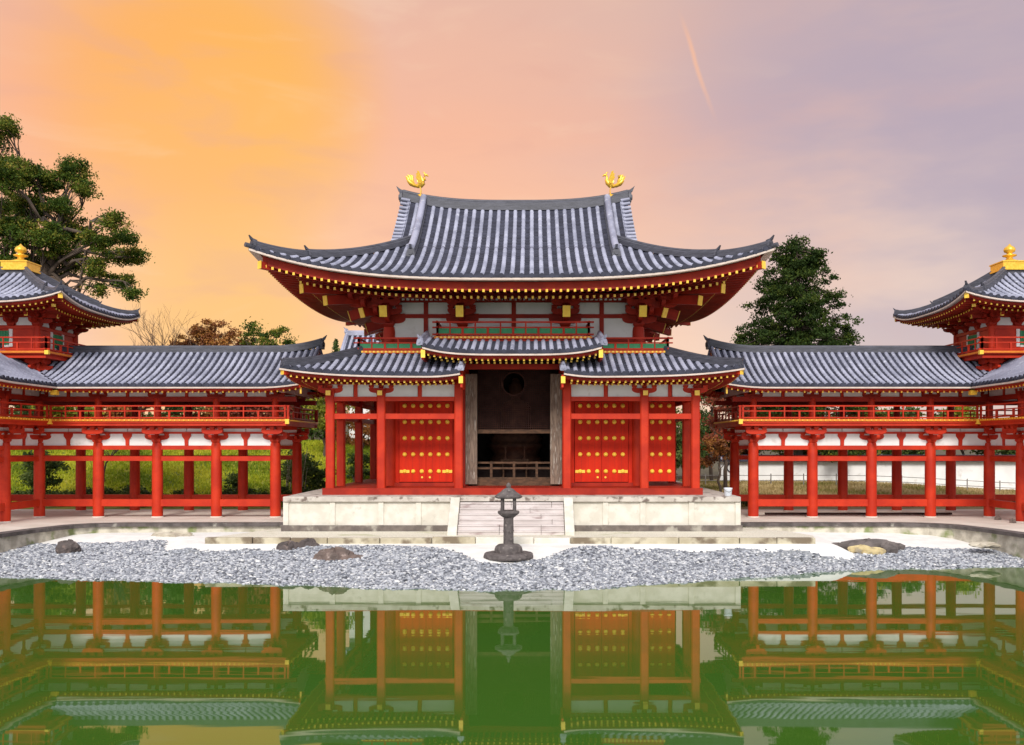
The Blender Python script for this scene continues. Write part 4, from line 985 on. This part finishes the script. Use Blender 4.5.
    for n in ((0, -1), (0, 1), (-1, 0), (1, 0)):
        n3 = np.array((*n, 0.)); u3 = np.array((-n[1], n[0], 0.)); o_ = np.array((x, y, zd-.06))+n3*(D_+.012); b.bar(o_-u3*D_, o_+u3*D_, .02, .08, 1)
    for sx_ in (-1, 1):
        for sy_ in (-1, 1): b.cbox((x+sx_*D_, y+sy_*D_, zd-.08), (.16, .16, .17), 2)
    dk = b.build('deck', [M['red'], M['orange'], M['gold']], R, mir)
    r = MB(); k = D_-.1
    for i, (p, q) in enumerate((((x-k, y-k), (x+k, y-k)), ((x+k, y-k), (x+k, y+k)), ((x+k, y+k), (x-k, y+k)), ((x-k, y+k), (x-k, y-k)))): railing(r, p, q, zd+.001*i, .56, 1.2, over=.16, t=.06)
    r.build('railing', M['red'], dk, mir)
tower(-1); tower(1)

# ------------------------------------------------------------------ stone lantern
L0 = (0.0, 29.3, float(beach_z(np.array(0.), np.array(29.3)))-.03)
R = empty('stone_lantern', 'weathered dark stone lantern standing on white sand before the stairs', 'lantern', L0)
def lpart(name, prof, n=24, **k): b = MB(); b.lathe(prof, L0, n, **k); return b.build(name, M['lantern'], R)
lpart('base_slab', [(.80, 0), (.82, .05), (.80, .13), (.74, .17)], 12, smooth=False, rot=.26)
lpart('base', [(.44, .16), (.45, .26), (.42, .36), (.34, .43), (.2, .45)])
lpart('post', [(.165, .44), (.16, .8), (.165, .83), (.175, .86), (.165, .89), (.155, 1.25), (.17, 1.30)])
lpart('platform', [(.16, 1.28), (.22, 1.32), (.33, 1.41), (.35, 1.46), (.33, 1.50), (.22, 1.52)])
for i in range(4):
    a = 2*pi*i/4+pi/4; b = MB(); b.tube([(L0[0]+.27*cos(a), L0[1]+.27*sin(a), L0[2]+1.50), (L0[0]+.27*cos(a), L0[1]+.27*sin(a), L0[2]+1.93)], .055, 8); b.build('firebox_post', M['lantern'], R)
lpart('lantern_roof', [(.28, 1.91), (.38, 1.90), (.44, 1.93), (.44, 1.97), (.36, 2.04), (.25, 2.11), (.17, 2.19), (.11, 2.22), (.06, 2.24)], 24)
lpart('finial', [(.05, 2.23), (.08, 2.27), (.075, 2.33), (.02, 2.40)], 12)

# ------------------------------------------------------------------ rocks and small things
def rock(name, lumps, m, label, seed, mats=None):
    r_ = np.random.default_rng(seed); b = MB()
    for (x, y, z, a, c, h) in lumps:
        nu, nv = 20, 11; vs = []; ph = r_.uniform(0, 6, 8)
        for i in range(nv+1):
            el = -pi/2+pi*i/nv
            for j in range(nu):
                az = 2*pi*j/nu; k = 1+.13*sin(3*az+ph[0]+2*el)+.10*sin(5*az+ph[1])*cos(el)+.08*sin(7*az+ph[2]+4*el)+.06*sin(11*az+ph[3])+r_.uniform(-.05, .05)
                ce, se = cos(el), sin(el); se = math.copysign(abs(se)**.8, se)
                vs.append((x+a*k*ce*cos(az), y+c*k*ce*sin(az), z+h*k*se))
        mi = 0 if not mats else mats[lumps.index((x, y, z, a, c, h))]
        b.add(vs, [(i*nu+j, i*nu+(j+1) % nu, (i+1)*nu+(j+1) % nu, (i+1)*nu+j) for i in range(nv) for j in range(nu)], mi, False)
    return tag(b.build(name, m), label, 'rock')
def at(px, py, zg=-.5):
    D = (3.08-zg)*918/(py-445); return .74+(px-531.7)*D/918, D
x, y = at(289, 551); x2, y2 = at(306, 550)
rock('boulder', [(x, y, -.52, .42, .35, .32), (x2+.1, y2, -.52, .36, .3, .36)], M['rock'], 'dark twin-humped boulder on the pebbles left of the stone lantern', 3)
x, y = at(338, 559, -.6); rock('boulder', [(x-.1, y, -.66, .6, .4, .38), (x+.35, y, -.66, .55, .35, .2), (x-.4, y-.05, -.68, .4, .3, .2)], M['rock_red'], 'broad flat reddish brown boulder on the pebbles near the water', 5)
x, y = at(68, 547, -.45); rock('boulder', [(x, y, -.5, .38, .3, .26)], M['rock'], 'small dark boulder at the far left of the pebble beach', 8)
x, y = at(868, 551, -.66); rock('boulder', [(x+.1, y+.4, -.58, 1.15, .45, .27), (x+.75, y+.2, -.64, .42, .35, .26), (x-.25, y-.05, -.62, .40, .2, .16), (x+.1, y-.12, -.68, .45, .2, .15), (x-.85, y+.5, -.58, .6, .3, .14)], [M['rock_lichen'], M['lichen']], 'long low grey boulder with yellow lichen on the right beach', 12, [0, 0, 1, 1, 0])
x, y = at(985, 544, -.42); rock('boulder', [(x, y, -.45, .5, .3, .1)], M['rock_pale'], 'flat pale slab of rock on the pebbles at far right', 15)
x, y = at(172, 536, -.37); rock('boulder', [(x, y, -.38, .75, .4, .16), (x+.5, y-.1, -.4, .4, .3, .1)], M['rock_pale'], 'flat pale rock on white sand below the left corridor', 17)
for i, (px, lb) in enumerate(((826, 'first'), (838, 'second'), (857, 'third'), (868, 'fourth'))):
    x, y = at(px, 531.5, -.35); rock('rubble_stone', [(x, y+.3, -.28, .20+.03*(i % 2), .15, .14)], M['rock_pale'], f'{lb} from the left of four pale stones against the right retaining wall', 30+i)['group'] = 'pale stones at the right retaining wall'
for i, (px, py, lb) in enumerate(((998, 520, 'small brown stone beside the right corner column, farther from the water'), (1013, 523, 'small brown stone near the right frame edge by the corner column'))):
    x, y = at(px, py, 0); rock('ground_stone', [(x, y, .06, .12, .1, .1)], M['rock_red'], lb, 40+i)
b = MB(); x, y = .74+(728-531.7)*34.75/918, 34.75; b.lathe([(.11, 0), (.13, .02), (.155, .26), (.165, .28), (.165, .31), (.14, .31), (.12, .05)], (x, y, PZ), 20)
bk = b.build('bucket', M['plastic']); tag(bk, 'pale blue-white bucket standing on the right end of the podium', 'bucket')
b = MB(); b.tube([(x-.165, y, PZ+.29), (x-.12, y-.12, PZ+.2), (x, y-.18, PZ+.16), (x+.12, y-.12, PZ+.2), (x+.165, y, PZ+.29)], .008, 6); b.build('handle', M['fence'], bk)
# timber rail lying in the right corridor
b = MB(); b.box((11.0, 40.3, .02), (19.2, 40.42, .11)); tag(b.build('timber_plank', M['darkwood']), 'long dark timber plank lying on the ground in the right corridor', 'plank')

# ------------------------------------------------------------------ vegetation
def leaves(P, size, tint, m, name, parent, flat=.5):
    """one small two-triangle leaf spray at every point"""
    N = len(P); d = rng.normal(size=(N, 3)); d /= np.linalg.norm(d, axis=1, keepdims=True); e = rng.normal(size=(N, 3))
    e -= d*(d*e).sum(1, keepdims=True); e /= np.linalg.norm(e, axis=1, keepdims=True)
    s = (size*rng.uniform(.6, 1.4, N))[:, None]
    V = np.stack([P-d*s, P+e*s*flat, P+d*s, P-e*s*flat], 1).reshape(-1, 3)
    loc = np.zeros(3); p = parent
    while p is not None: loc += np.array(p.location); p = p.parent
    V = V-loc
    Fc = np.arange(N*4)
    me = bpy.data.meshes.new(name); me.vertices.add(N*4); me.vertices.foreach_set('co', V.ravel()); me.loops.add(N*4); me.loops.foreach_set('vertex_index', Fc)
    me.polygons.add(N); me.polygons.foreach_set('loop_start', np.arange(N)*4); me.update(); me.validate()
    at_ = me.attributes.new('tint', 'FLOAT', 'POINT'); at_.data.foreach_set('value', np.repeat(np.clip(tint, 0, 1), 4))
    me.materials.append(m); o = bpy.data.objects.new(name, me); COL.objects.link(o)
    if parent is not None: o.parent = parent
    return o
def clump_points(blobs, n_sub, n_leaf, sub_r, hollow=.45):
    """blobs -> sub-clumps on their shells -> leaf points; each sub-clump has its own tint"""
    P, T, C = [], [], []
    for (x, y, z, rx, ry, rz) in blobs:
        k = max(3, int(n_sub*(rx*ry*rz)**(2/3.)))
        d = rng.normal(size=(k, 3)); d /= np.linalg.norm(d, axis=1, keepdims=True)
        c = np.array((x, y, z))+d*np.array((rx, ry, rz))*rng.uniform(hollow, 1, (k, 1))
        for q in c:
            n = int(n_leaf*rng.uniform(.5, 1.4)); r = sub_r*rng.uniform(.6, 1.35)
            g = rng.normal(size=(n, 3))*np.array((r, r, r*.55))*.55
            P.append(q+g); T.append(np.clip(rng.normal(rng.uniform(.15, .85), .16, n), 0, 1)); C.append(q)
    return np.concatenate(P), np.concatenate(T), np.array(C)
def limb(b, p, q, r0, r1, wob=.12, n=6, seg=7):
    p = np.array(p, float); q = np.array(q, float); L = np.linalg.norm(q-p); pts = []
    for i in range(n+1):
        t_ = i/n; c = p+(q-p)*t_; c = c+rng.normal(size=3)*wob*L*.3*sin(pi*t_); c[2] += .06*L*sin(pi*t_); pts.append(c)
    b.tube(pts, [r0+(r1-r0)*i/n for i in range(n+1)], seg); return pts
def W(px, py, D): return np.array((.74+(px-531.7)*D/918, D, 3.08+(445-py)*D/918))
def tree(name, label, cat, base, blobs, leafm, barkm='bark', trunk_r=.3, n_sub=7, n_leaf=60, sub_r=.55, size=.12, group=None, hollow=.45, twigs=True):
    R = empty(name, label, cat, tuple(base), group)
    b = MB(); bb = np.array(blobs); top = np.array((bb[:, 0].mean(), bb[:, 1].mean(), bb[:, 2].min()+.35*(bb[:, 2].max()-bb[:, 2].min())))
    tp = limb(b, base, top, trunk_r, trunk_r*.55, .10, 8, 10)
    P, T, C = clump_points(blobs, n_sub, n_leaf, sub_r, hollow)
    for (x, y, z, rx, ry, rz) in blobs:
        st_ = tp[random.randint(len(tp)//2, len(tp)-1)]
        pts = limb(b, st_, (x, y, z), trunk_r*.30, trunk_r*.08, .25, 6, 6)
        if twigs:
            near = C[np.linalg.norm((C-np.array((x, y, z)))/np.array((rx, ry, rz)), axis=1) < 1.02]
            for q in near[:14]: limb(b, pts[random.randint(3, 6)], q, trunk_r*.08, trunk_r*.03, .12, 4, 5)
    b.build('trunk', M[barkm], R); leaves(P, size, T, M[leafm], 'crown', R); return R
# camphor tree behind the left tower
bl = []
for px, py, r, D in ((4, 128, 16, 56), (-22, 150, 32, 56), (-5, 178, 26, 55), (22, 172, 20, 57), (44, 182, 18, 56), (72, 172, 18, 57), (84, 188, 13, 56), (62, 206, 16, 55), (30, 205, 20, 56), (-10, 215, 30, 57), (18, 235, 24, 56), (48, 240, 22, 55), (74, 232, 22, 57), (98, 240, 15, 56), (112, 222, 13, 55), (128, 238, 12, 56), (136, 258, 11, 56), (118, 258, 12, 57), (100, 268, 13, 55), (122, 282, 12, 56), (132, 292, 8, 56), (70, 262, 18, 56), (40, 268, 18, 57), (5, 270, 24, 56), (-30, 255, 30, 56), (98, 288, 9, 55), (-40, 200, 30, 58)):
    c = W(px, py, D+rng.uniform(-2, 2)); k = D/918*.92; bl.append((c[0], c[1], c[2], r*k, r*k*1.15, r*k*.82))
tree('camphor_tree', 'huge spreading evergreen tree behind the left corner tower', 'tree', (-33.5, 57, 2.4), bl, 'leaf_camphor', trunk_r=.5, n_sub=31, n_leaf=125, sub_r=.43, size=.080, hollow=.4)
# tall conifer behind the right corridor
bl = []
for k in range(540):
    t_ = rng.uniform(0, 1)**.7; z = 18.1-14.6*t_; rmax = .6+4.7*min(1, t_*1.5)**.78; a = rng.uniform(0, 2*pi); rr = rmax*rng.uniform(.06, 1)**.55
    bl.append((19.5+rr*cos(a), 65+rr*sin(a), z-.25*rr, .80, .80, .42))
R = empty('conifer_tree', 'dense dark cone-shaped conifer behind the right corridor', 'tree', (19.5, 65, 0))
P, T, C = clump_points(bl, 7, 84, .40, .2); low = np.clip((9.5-P[:, 2])/9, 0, .25); T = T*.8+low*rng.uniform(0, 1.6, len(T)); leaves(P, .095, T, M['leaf_conifer'], 'crown', R)  # lower sprays tinted lighter: lit green put into the leaf colour
b = MB(); b.tube([(19.5, 65, -.1), (19.55, 65, 6), (19.5, 65, 12), (19.5, 65, 17.7)], [.45, .36, .2, .04], 10)
for q in bl[::2]: limb(b, (19.5, 65, q[2]+.5), q[:3], .07, .03, .1, 4, 5)
b.build('trunk', M['bark'], R)
# bare tree
def bare(name, label, base, H, spread, seed, m='bark_pale', r0=.14, lean=0., group=None):
    rg = random.Random(seed); b = MB()
    def grow(p, d, L, r, dep):
        n = 4; pts = [np.array(p)]; dd = np.array(d, float)
        for i in range(n):
            dd = dd+np.array((rg.gauss(0, .10), rg.gauss(0, .10), .04)); dd /= np.linalg.norm(dd); pts.append(pts[-1]+dd*L/n)
        b.tube(pts, [r*(1-.4*i/n) for i in range(n+1)], 6 if dep < 3 else 4, cap=False)
        if dep >= 6 or r < .006: return
        for k in range(rg.choice((2, 2, 3))):
            a = rg.uniform(0, 2*pi); sp_ = rg.uniform(.35, .85)*spread; nd = dd+np.array((cos(a)*sp_, sin(a)*sp_, rg.uniform(-.05, .25))); grow(pts[-1], nd/np.linalg.norm(nd), L*rg.uniform(.62, .85), r*.6, dep+1)
        if dep > 0 and dep < 5:
            a = rg.uniform(0, 2*pi); nd = dd*.5+np.array((cos(a)*.7, sin(a)*.7, .3)); grow(pts[2], nd/np.linalg.norm(nd), L*.55, r*.45, dep+2)
    grow(base, (lean, 0, 1), H*.30, r0, 0)
    return tag(b.build(name, M[m]), label, 'tree', group)
bare('bare_tree', 'leafless pale-branched tree between the left tower and the reddish trees', W(128, 455, 62), 10.6, 1.1, 8, r0=.16)
bare('bare_tree', 'slender leafless tree on the lawn behind the left corridor', (-23.5, 52, 1.0), 3.6, 1.0, 9, 'bark', .07)
# autumn crowns above the left corridor ridge
def px_tree(name, label, cat, D, lst, leafm, zb=2.5, tr=.16, n_sub=20, n_leaf=70, sub_r=.36, size=.09, barkm='bark', group=None, hollow=.2, sq=.8):
    bl = []
    for px, py, r in lst: c = W(px, py, D+rng.uniform(-1, 1)); k = D/918; bl.append((c[0], c[1], c[2], r*k, r*k, r*k*sq))
    bx = np.mean([q[0] for q in bl]); return tree(name, label, cat, (bx, D, zb), bl, leafm, barkm, tr, n_sub, n_leaf, sub_r, size, group, hollow)
px_tree('maple_tree', 'low bronze-red tree showing above the left corridor ridge', 'tree', 64, ((197, 334, 12), (212, 327, 12), (228, 334, 12), (186, 342, 10), (215, 346, 14), (242, 343, 10), (205, 340, 13), (176, 346, 8)), 'leaf_brown', tr=.2)
px_tree('pine_tree', 'dark tufted pine above the ridge between the reddish tree and the hall', 'tree', 62, ((252, 326, 8), (262, 334, 10), (275, 333, 9), (284, 330, 6), (245, 340, 9), (290, 342, 8), (268, 346, 12)), 'leaf_camphor', tr=.16, size=.09)
# slim fir tip
b = empty('fir_tree', 'slim green fir tip left of the hall above the ridge', 'tree', (W(336, 400, 66)[0], 66, 3)); c = W(336, 342, 66); P = []
for k in range(2600): t_ = rng.uniform(0, 1); P.append((c[0]+rng.normal()*.13*(.3+6*t_), c[1]+rng.normal()*.13*(.3+6*t_), c[2]+.2-t_*7))
leaves(np.array(P), .09, rng.uniform(0, 1, 2600), M['leaf_green'], 'crown', b); tb = MB(); tb.tube([(c[0], c[1], 2.9), (c[0], c[1], c[2]+.2)], [.14, .02], 8); tb.build('trunk', M['bark'], b)
# trees and shrubs glimpsed through and beside the corridors
def shrub(name, label, x, y, z, rx, rz, leafm, group=None, n_sub=30, size=.08, cat='shrub', n_leaf=55):
    R = empty(name, label, cat, (x, y, z), group); bl = [(x+rng.uniform(-.4, .4)*rx, y+rng.uniform(-.3, .3)*rx, z+rz*rng.uniform(.45, .8), rx*.62, rx*.55, rz*.45) for _ in range(4)]
    P, T, C = clump_points(bl, n_sub, n_leaf, .28, .3); P[:, 2] = np.maximum(P[:, 2], z+.02); leaves(P, size, T, M[leafm], 'crown', R)
    b = MB()
    for q in bl: limb(b, (x, y, z-.1), q[:3], .05, .02, .2, 4, 5)
    b.build('stem', M['bark'], R)
def lz_(x, y): return float(land_z(np.array(float(x)), np.array(float(y))))
px_tree('yellow_tree', 'bright yellow-green tree in the gap left of the hall', 'tree', 56, ((312, 408, 14), (322, 398, 13), (330, 415, 14), (318, 424, 12), (342, 402, 14)), 'leaf_yellow', lz_(-12, 56)-.1, .13)
px_tree('maple_tree', 'orange maple seen between the red posts left of the doors', 'tree', 58, ((352, 420, 14), (364, 430, 16), (378, 418, 15), (350, 440, 14), (372, 446, 14)), 'leaf_orange', lz_(-10, 58)-.1, .13)
px_tree('maple_tree', 'red maple in the gap right of the hall', 'tree', 55, ((720, 404, 13), (733, 398, 12), (716, 424, 11), (742, 410, 12), (728, 432, 13), (712, 440, 11)), 'leaf_red', lz_(11, 55)-.1, .13)
px_tree('round_tree', 'green tree behind the red maple right of the hall', 'tree', 60, ((708, 396, 15), (722, 388, 12), (706, 418, 12)), 'leaf_green', lz_(11, 60)-.1, .13)
px_tree('bronze_tree', 'bronze-green small tree below the red maple', 'tree', 52, ((713, 446, 12), (724, 452, 13), (708, 462, 10), (735, 446, 10)), 'leaf_brown', lz_(11, 52)-.1, .09)
far = [(-33, 62, 'leaf_green', 'green'), (-29.5, 60, 'leaf_yellow', 'yellow-green'), (-26, 63, 'leaf_orange', 'orange'), (-23, 60.5, 'leaf_green', 'green'), (-20, 63, 'leaf_orange', 'orange'), (-17, 61, 'leaf_red', 'red'), (-14.2, 63, 'leaf_green', 'green')]
wh = ['at the far left end', 'second from the left end', 'third from the left end', 'fourth from the left end', 'third from the hall end', 'second from the hall end', 'nearest the hall']
for (x, y, lm, cn), pl in zip(far, wh):
    z = lz_(x, y); bl = [(x+rng.uniform(-1.4, 1.4), y+rng.uniform(-1, 1), z+rng.uniform(.7, 3.1), 1.35, 1.2, .85) for _ in range(8)]
    tree('autumn_tree', f'{cn} tree on the lawn bank behind the left corridor, {pl}', 'tree', (x, y, z-.1), bl, lm, trunk_r=.12, n_sub=13, n_leaf=60, sub_r=.42, size=.12, group='trees on the bank behind the left corridor', twigs=False)
farr = [(13.5, 70, 'leaf_green', 'green'), (17, 70.5, 'leaf_red', 'pinkish red'), (21.5, 71, 'leaf_yellow', 'yellow-green'), (25.5, 69, 'leaf_yellow', 'yellow-green'), (29, 68, 'leaf_green', 'green'), (33, 69, 'leaf_yellow', 'yellow-green'), (37, 68, 'leaf_green', 'green')]
wr = ['nearest the hall', 'second from the hall', 'below the conifer', 'just past the conifer', 'third from the right end', 'second from the right end', 'at the far right end']
for (x, y, lm, cn), pl in zip(farr, wr):
    bl = [(x+rng.uniform(-1.5, 1.5), y+rng.uniform(-1, 1), rng.uniform(2.2, 5.3), 1.5, 1.3, .95) for _ in range(9)]
    tree('garden_tree', f'{cn} tree beyond the white garden wall, {pl}', 'tree', (x, y, 0), bl, lm, trunk_r=.12, n_sub=13, n_leaf=55, sub_r=.45, size=.13, group='trees beyond the white wall', twigs=False)
for x, y, lb in ((8.2, 66, 'green tree glimpsed far behind the open right door leaf'), (10.8, 63.5, 'green tree beside the end of the white garden wall')):
    bl = [(x+rng.uniform(-1.2, 1.2), y+rng.uniform(-1, 1), rng.uniform(1.5, 5.0), 1.3, 1.2, .95) for _ in range(8)]
    tree('garden_tree', lb, 'tree', (x, y, 0), bl, 'leaf_green', trunk_r=.12, n_sub=11, n_leaf=50, sub_r=.45, size=.12, twigs=False)
hx = np.linspace(-33, -7.6, 26)
for i, x in enumerate(hx):
    y = 46.2+rng.uniform(-.5, .8); shrub('hedge_shrub', 'low dark green shrub in the row at the foot of the lawn bank', float(x), y, lz_(x, y), rng.uniform(.75, 1.05), rng.uniform(.5, .85), 'leaf_green', 'shrubs at the foot of the lawn bank', n_sub=30, n_leaf=55)
for x, y, h, lb in ((-10.9, 48.5, 2.3, 'tall green shrub beside the left corridor end'), (-12.4, 50.5, 1.9, 'middle-sized green shrub on the bank behind the left corridor end'), (-9.3, 52, 1.8, 'rounded green shrub seen between the posts left of the doors'), (-24.6, 47.5, 2.6, 'tall dark shrub behind the left corridor corner'), (-15.4, 50, 1.1, 'spreading dark shrub in the middle of the left lawn'), (-31, 49, 2.2, 'big dark shrub left of the corridor corner')):
    shrub('garden_shrub', lb, x, y, lz_(x, y), .55*h, h, 'leaf_green', n_sub=24)
for i, x in enumerate(np.linspace(9.5, 34, 13)):
    y = 46.4+rng.uniform(-.2, .3); shrub('border_shrub', 'low clipped shrub in the row behind the right corridor', float(x), y, lz_(x, y), .8, .30, 'leaf_green', 'low shrubs behind the right corridor', n_sub=30)
# grass tufts on the banks
M['grass_l'] = mat_attr('grass_blade', [(0, (.14, .21, .012)), (.5, (.37, .42, .02)), (1, (.60, .57, .05))], .7, .4)
M['grass_r'] = mat_attr('dry_grass_blade', [(0, (.20, .19, .04)), (.45, (.38, .28, .12)), (1, (.52, .40, .20))], .7, .3)
def grass(x0, x1, y0, y1, N, m):
    x = rng.uniform(x0, x1, N); y = rng.uniform(y0, y1, N); z = land_z(x, y); h = rng.uniform(.06, .20, N); a = rng.uniform(0, pi, N); wd = rng.uniform(.03, .09, N)
    dx, dy = np.cos(a)*wd, np.sin(a)*wd; lx, ly = rng.normal(size=N)*.06, rng.normal(size=N)*.06
    V = np.stack([np.stack([x-dx, y-dy, z-.02], 1), np.stack([x+dx, y+dy, z-.02], 1), np.stack([x+lx, y+ly, z+h], 1)], 1).reshape(-1, 3)
    me = bpy.data.meshes.new('grass'); me.vertices.add(N*3); me.vertices.foreach_set('co', V.ravel()); me.loops.add(N*3); me.loops.foreach_set('vertex_index', np.arange(N*3))
    me.polygons.add(N); me.polygons.foreach_set('loop_start', np.arange(N)*3); me.update(); me.validate()
    t_ = .5+.28*np.sin(x*.9+1.3*np.sin(y*.7))+.2*np.sin(y*1.7+x*.4)+rng.normal(size=N)*.15
    at_ = me.attributes.new('tint', 'FLOAT', 'POINT'); at_.data.foreach_set('value', np.repeat(np.clip(t_, 0, 1), 3)); me.materials.append(m)
    o = bpy.data.objects.new('grass', me); COL.objects.link(o); o['kind'] = 'stuff'
grass(-38, -6, 46.6, 61, 70000, M['grass_l']); grass(8, 40, 45.5, 61, 50000, M['grass_r'])
# thin bamboo canes with support beside the left corridor end
R = empty('bamboo_clump', 'thin upright bamboo canes beside the left corridor end', 'bamboo', (-11.9, 47.6, .1)); P = []
for k in range(9):
    b = MB(); x = -11.9+rng.uniform(-.8, .8); y = 47.6+rng.uniform(-.5, .5); h = rng.uniform(1.8, 3); b.tube([(x, y, 0), (x+.05, y, h*.5), (x+.15*rng.normal(), y, h)], [.03, .028, .012], 6); b.build('cane', M['rock_pale'], R)
    P += [(x+rng.normal()*.25, y+rng.normal()*.25, h*rng.uniform(.5, 1.1)) for _ in range(70)]
leaves(np.array(P), .11, rng.uniform(.3, 1, len(P)), M['leaf_green'], 'foliage', R, .22)

# ------------------------------------------------------------------ right garden: white wall, fence
R = empty('garden_wall', 'long white plaster garden wall with grey tile coping behind the right corridor', 'wall', (26, 62, .6))
b = MB(); b.box((13.4, 61.85, 0), (48, 62.15, 2.02)); b.build('wall_face', M['white'], R)
b = MB()
for sg in (-1, 1):
    F = Face((0, 62+sg*.55, 0), (-sg, 0, 0), (0, -sg, 0), ((13.3 if sg < 0 else -48.1), 0), ((48.1 if sg < 0 else -13.3), 0), 0, .55, lambda u, d: 2.02+.5*d); tiles(b, F, .30, .07, .2, nu=10)
b.box((13.3, 61.9, 2.2), (48.1, 62.1, 2.42), 1); b.build('coping', [M['tile'], M['pan']], R)
b = MB(); c = (14.2, 61.82, 1.55); b.tube([(c[0]+.3*cos(a), c[1], c[2]+.3*sin(a)) for a in ln(0, 2*pi, 25)], .05, 6); b.cbox(c, (.2, .05, .2)); b.build('wall_emblem', M['ridge'], R)
R = empty('wooden_fence', 'low grey wooden rail fence in front of the white wall', 'fence', (24, 57, .8))
fx = np.linspace(9.5, 42, 17); fz = [lz_(x, 57) for x in fx]
for x, z in zip(fx, fz): b = MB(); b.tube([(x, 57, z-.2), (x, 57, z+.75)], .035, 8); b.build('post', M['fence'], R)
for hh in (.32, .64):
    b = MB()
    for i in range(16): b.tube([(fx[i], 57, fz[i]+hh), (fx[i+1], 57, fz[i+1]+hh)], .022, 6)
    b.build('rail', M['fence'], R)
# distant tiled building left of the hall
R = empty('distant_house', 'pale grey tiled roof of a building behind the hall at left', 'building', (-7, 62, 3))
b = MB(); b.box((-11.3, 60.6, 2), (-3.2, 65.4, 8.6)); b.build('wall', M['white'], R)
def zd_(u, d): return 8.2+.78*d
b = MB()
for sg in (-1, 1): tiles(b, Face((0, 63+sg*3.1, 0), (-sg, 0, 0), (0, -sg, 0), (-12 if sg < 0 else 2.6, 0), (-2.6 if sg < 0 else 12, 0), 0, 3.1, zd_), .36, .09, .3, nu=8)
rf = b.build('roof', [M['tile'], M['pan']], R)
b = MB(); b.sweep([(-12, 63, 10.58), (-2.6, 63, 10.58)], ridge_sec(.4, .36)); end_tile(b, (-12, 63, 10.75), (-1, 0), .6)
for sg in (-1, 1): b.tube([(-11.95, 63+sg*3.1, 8.28), (-11.95, 63, 10.7)], .12, 8)
b.build('ridge', M['tile'], rf)
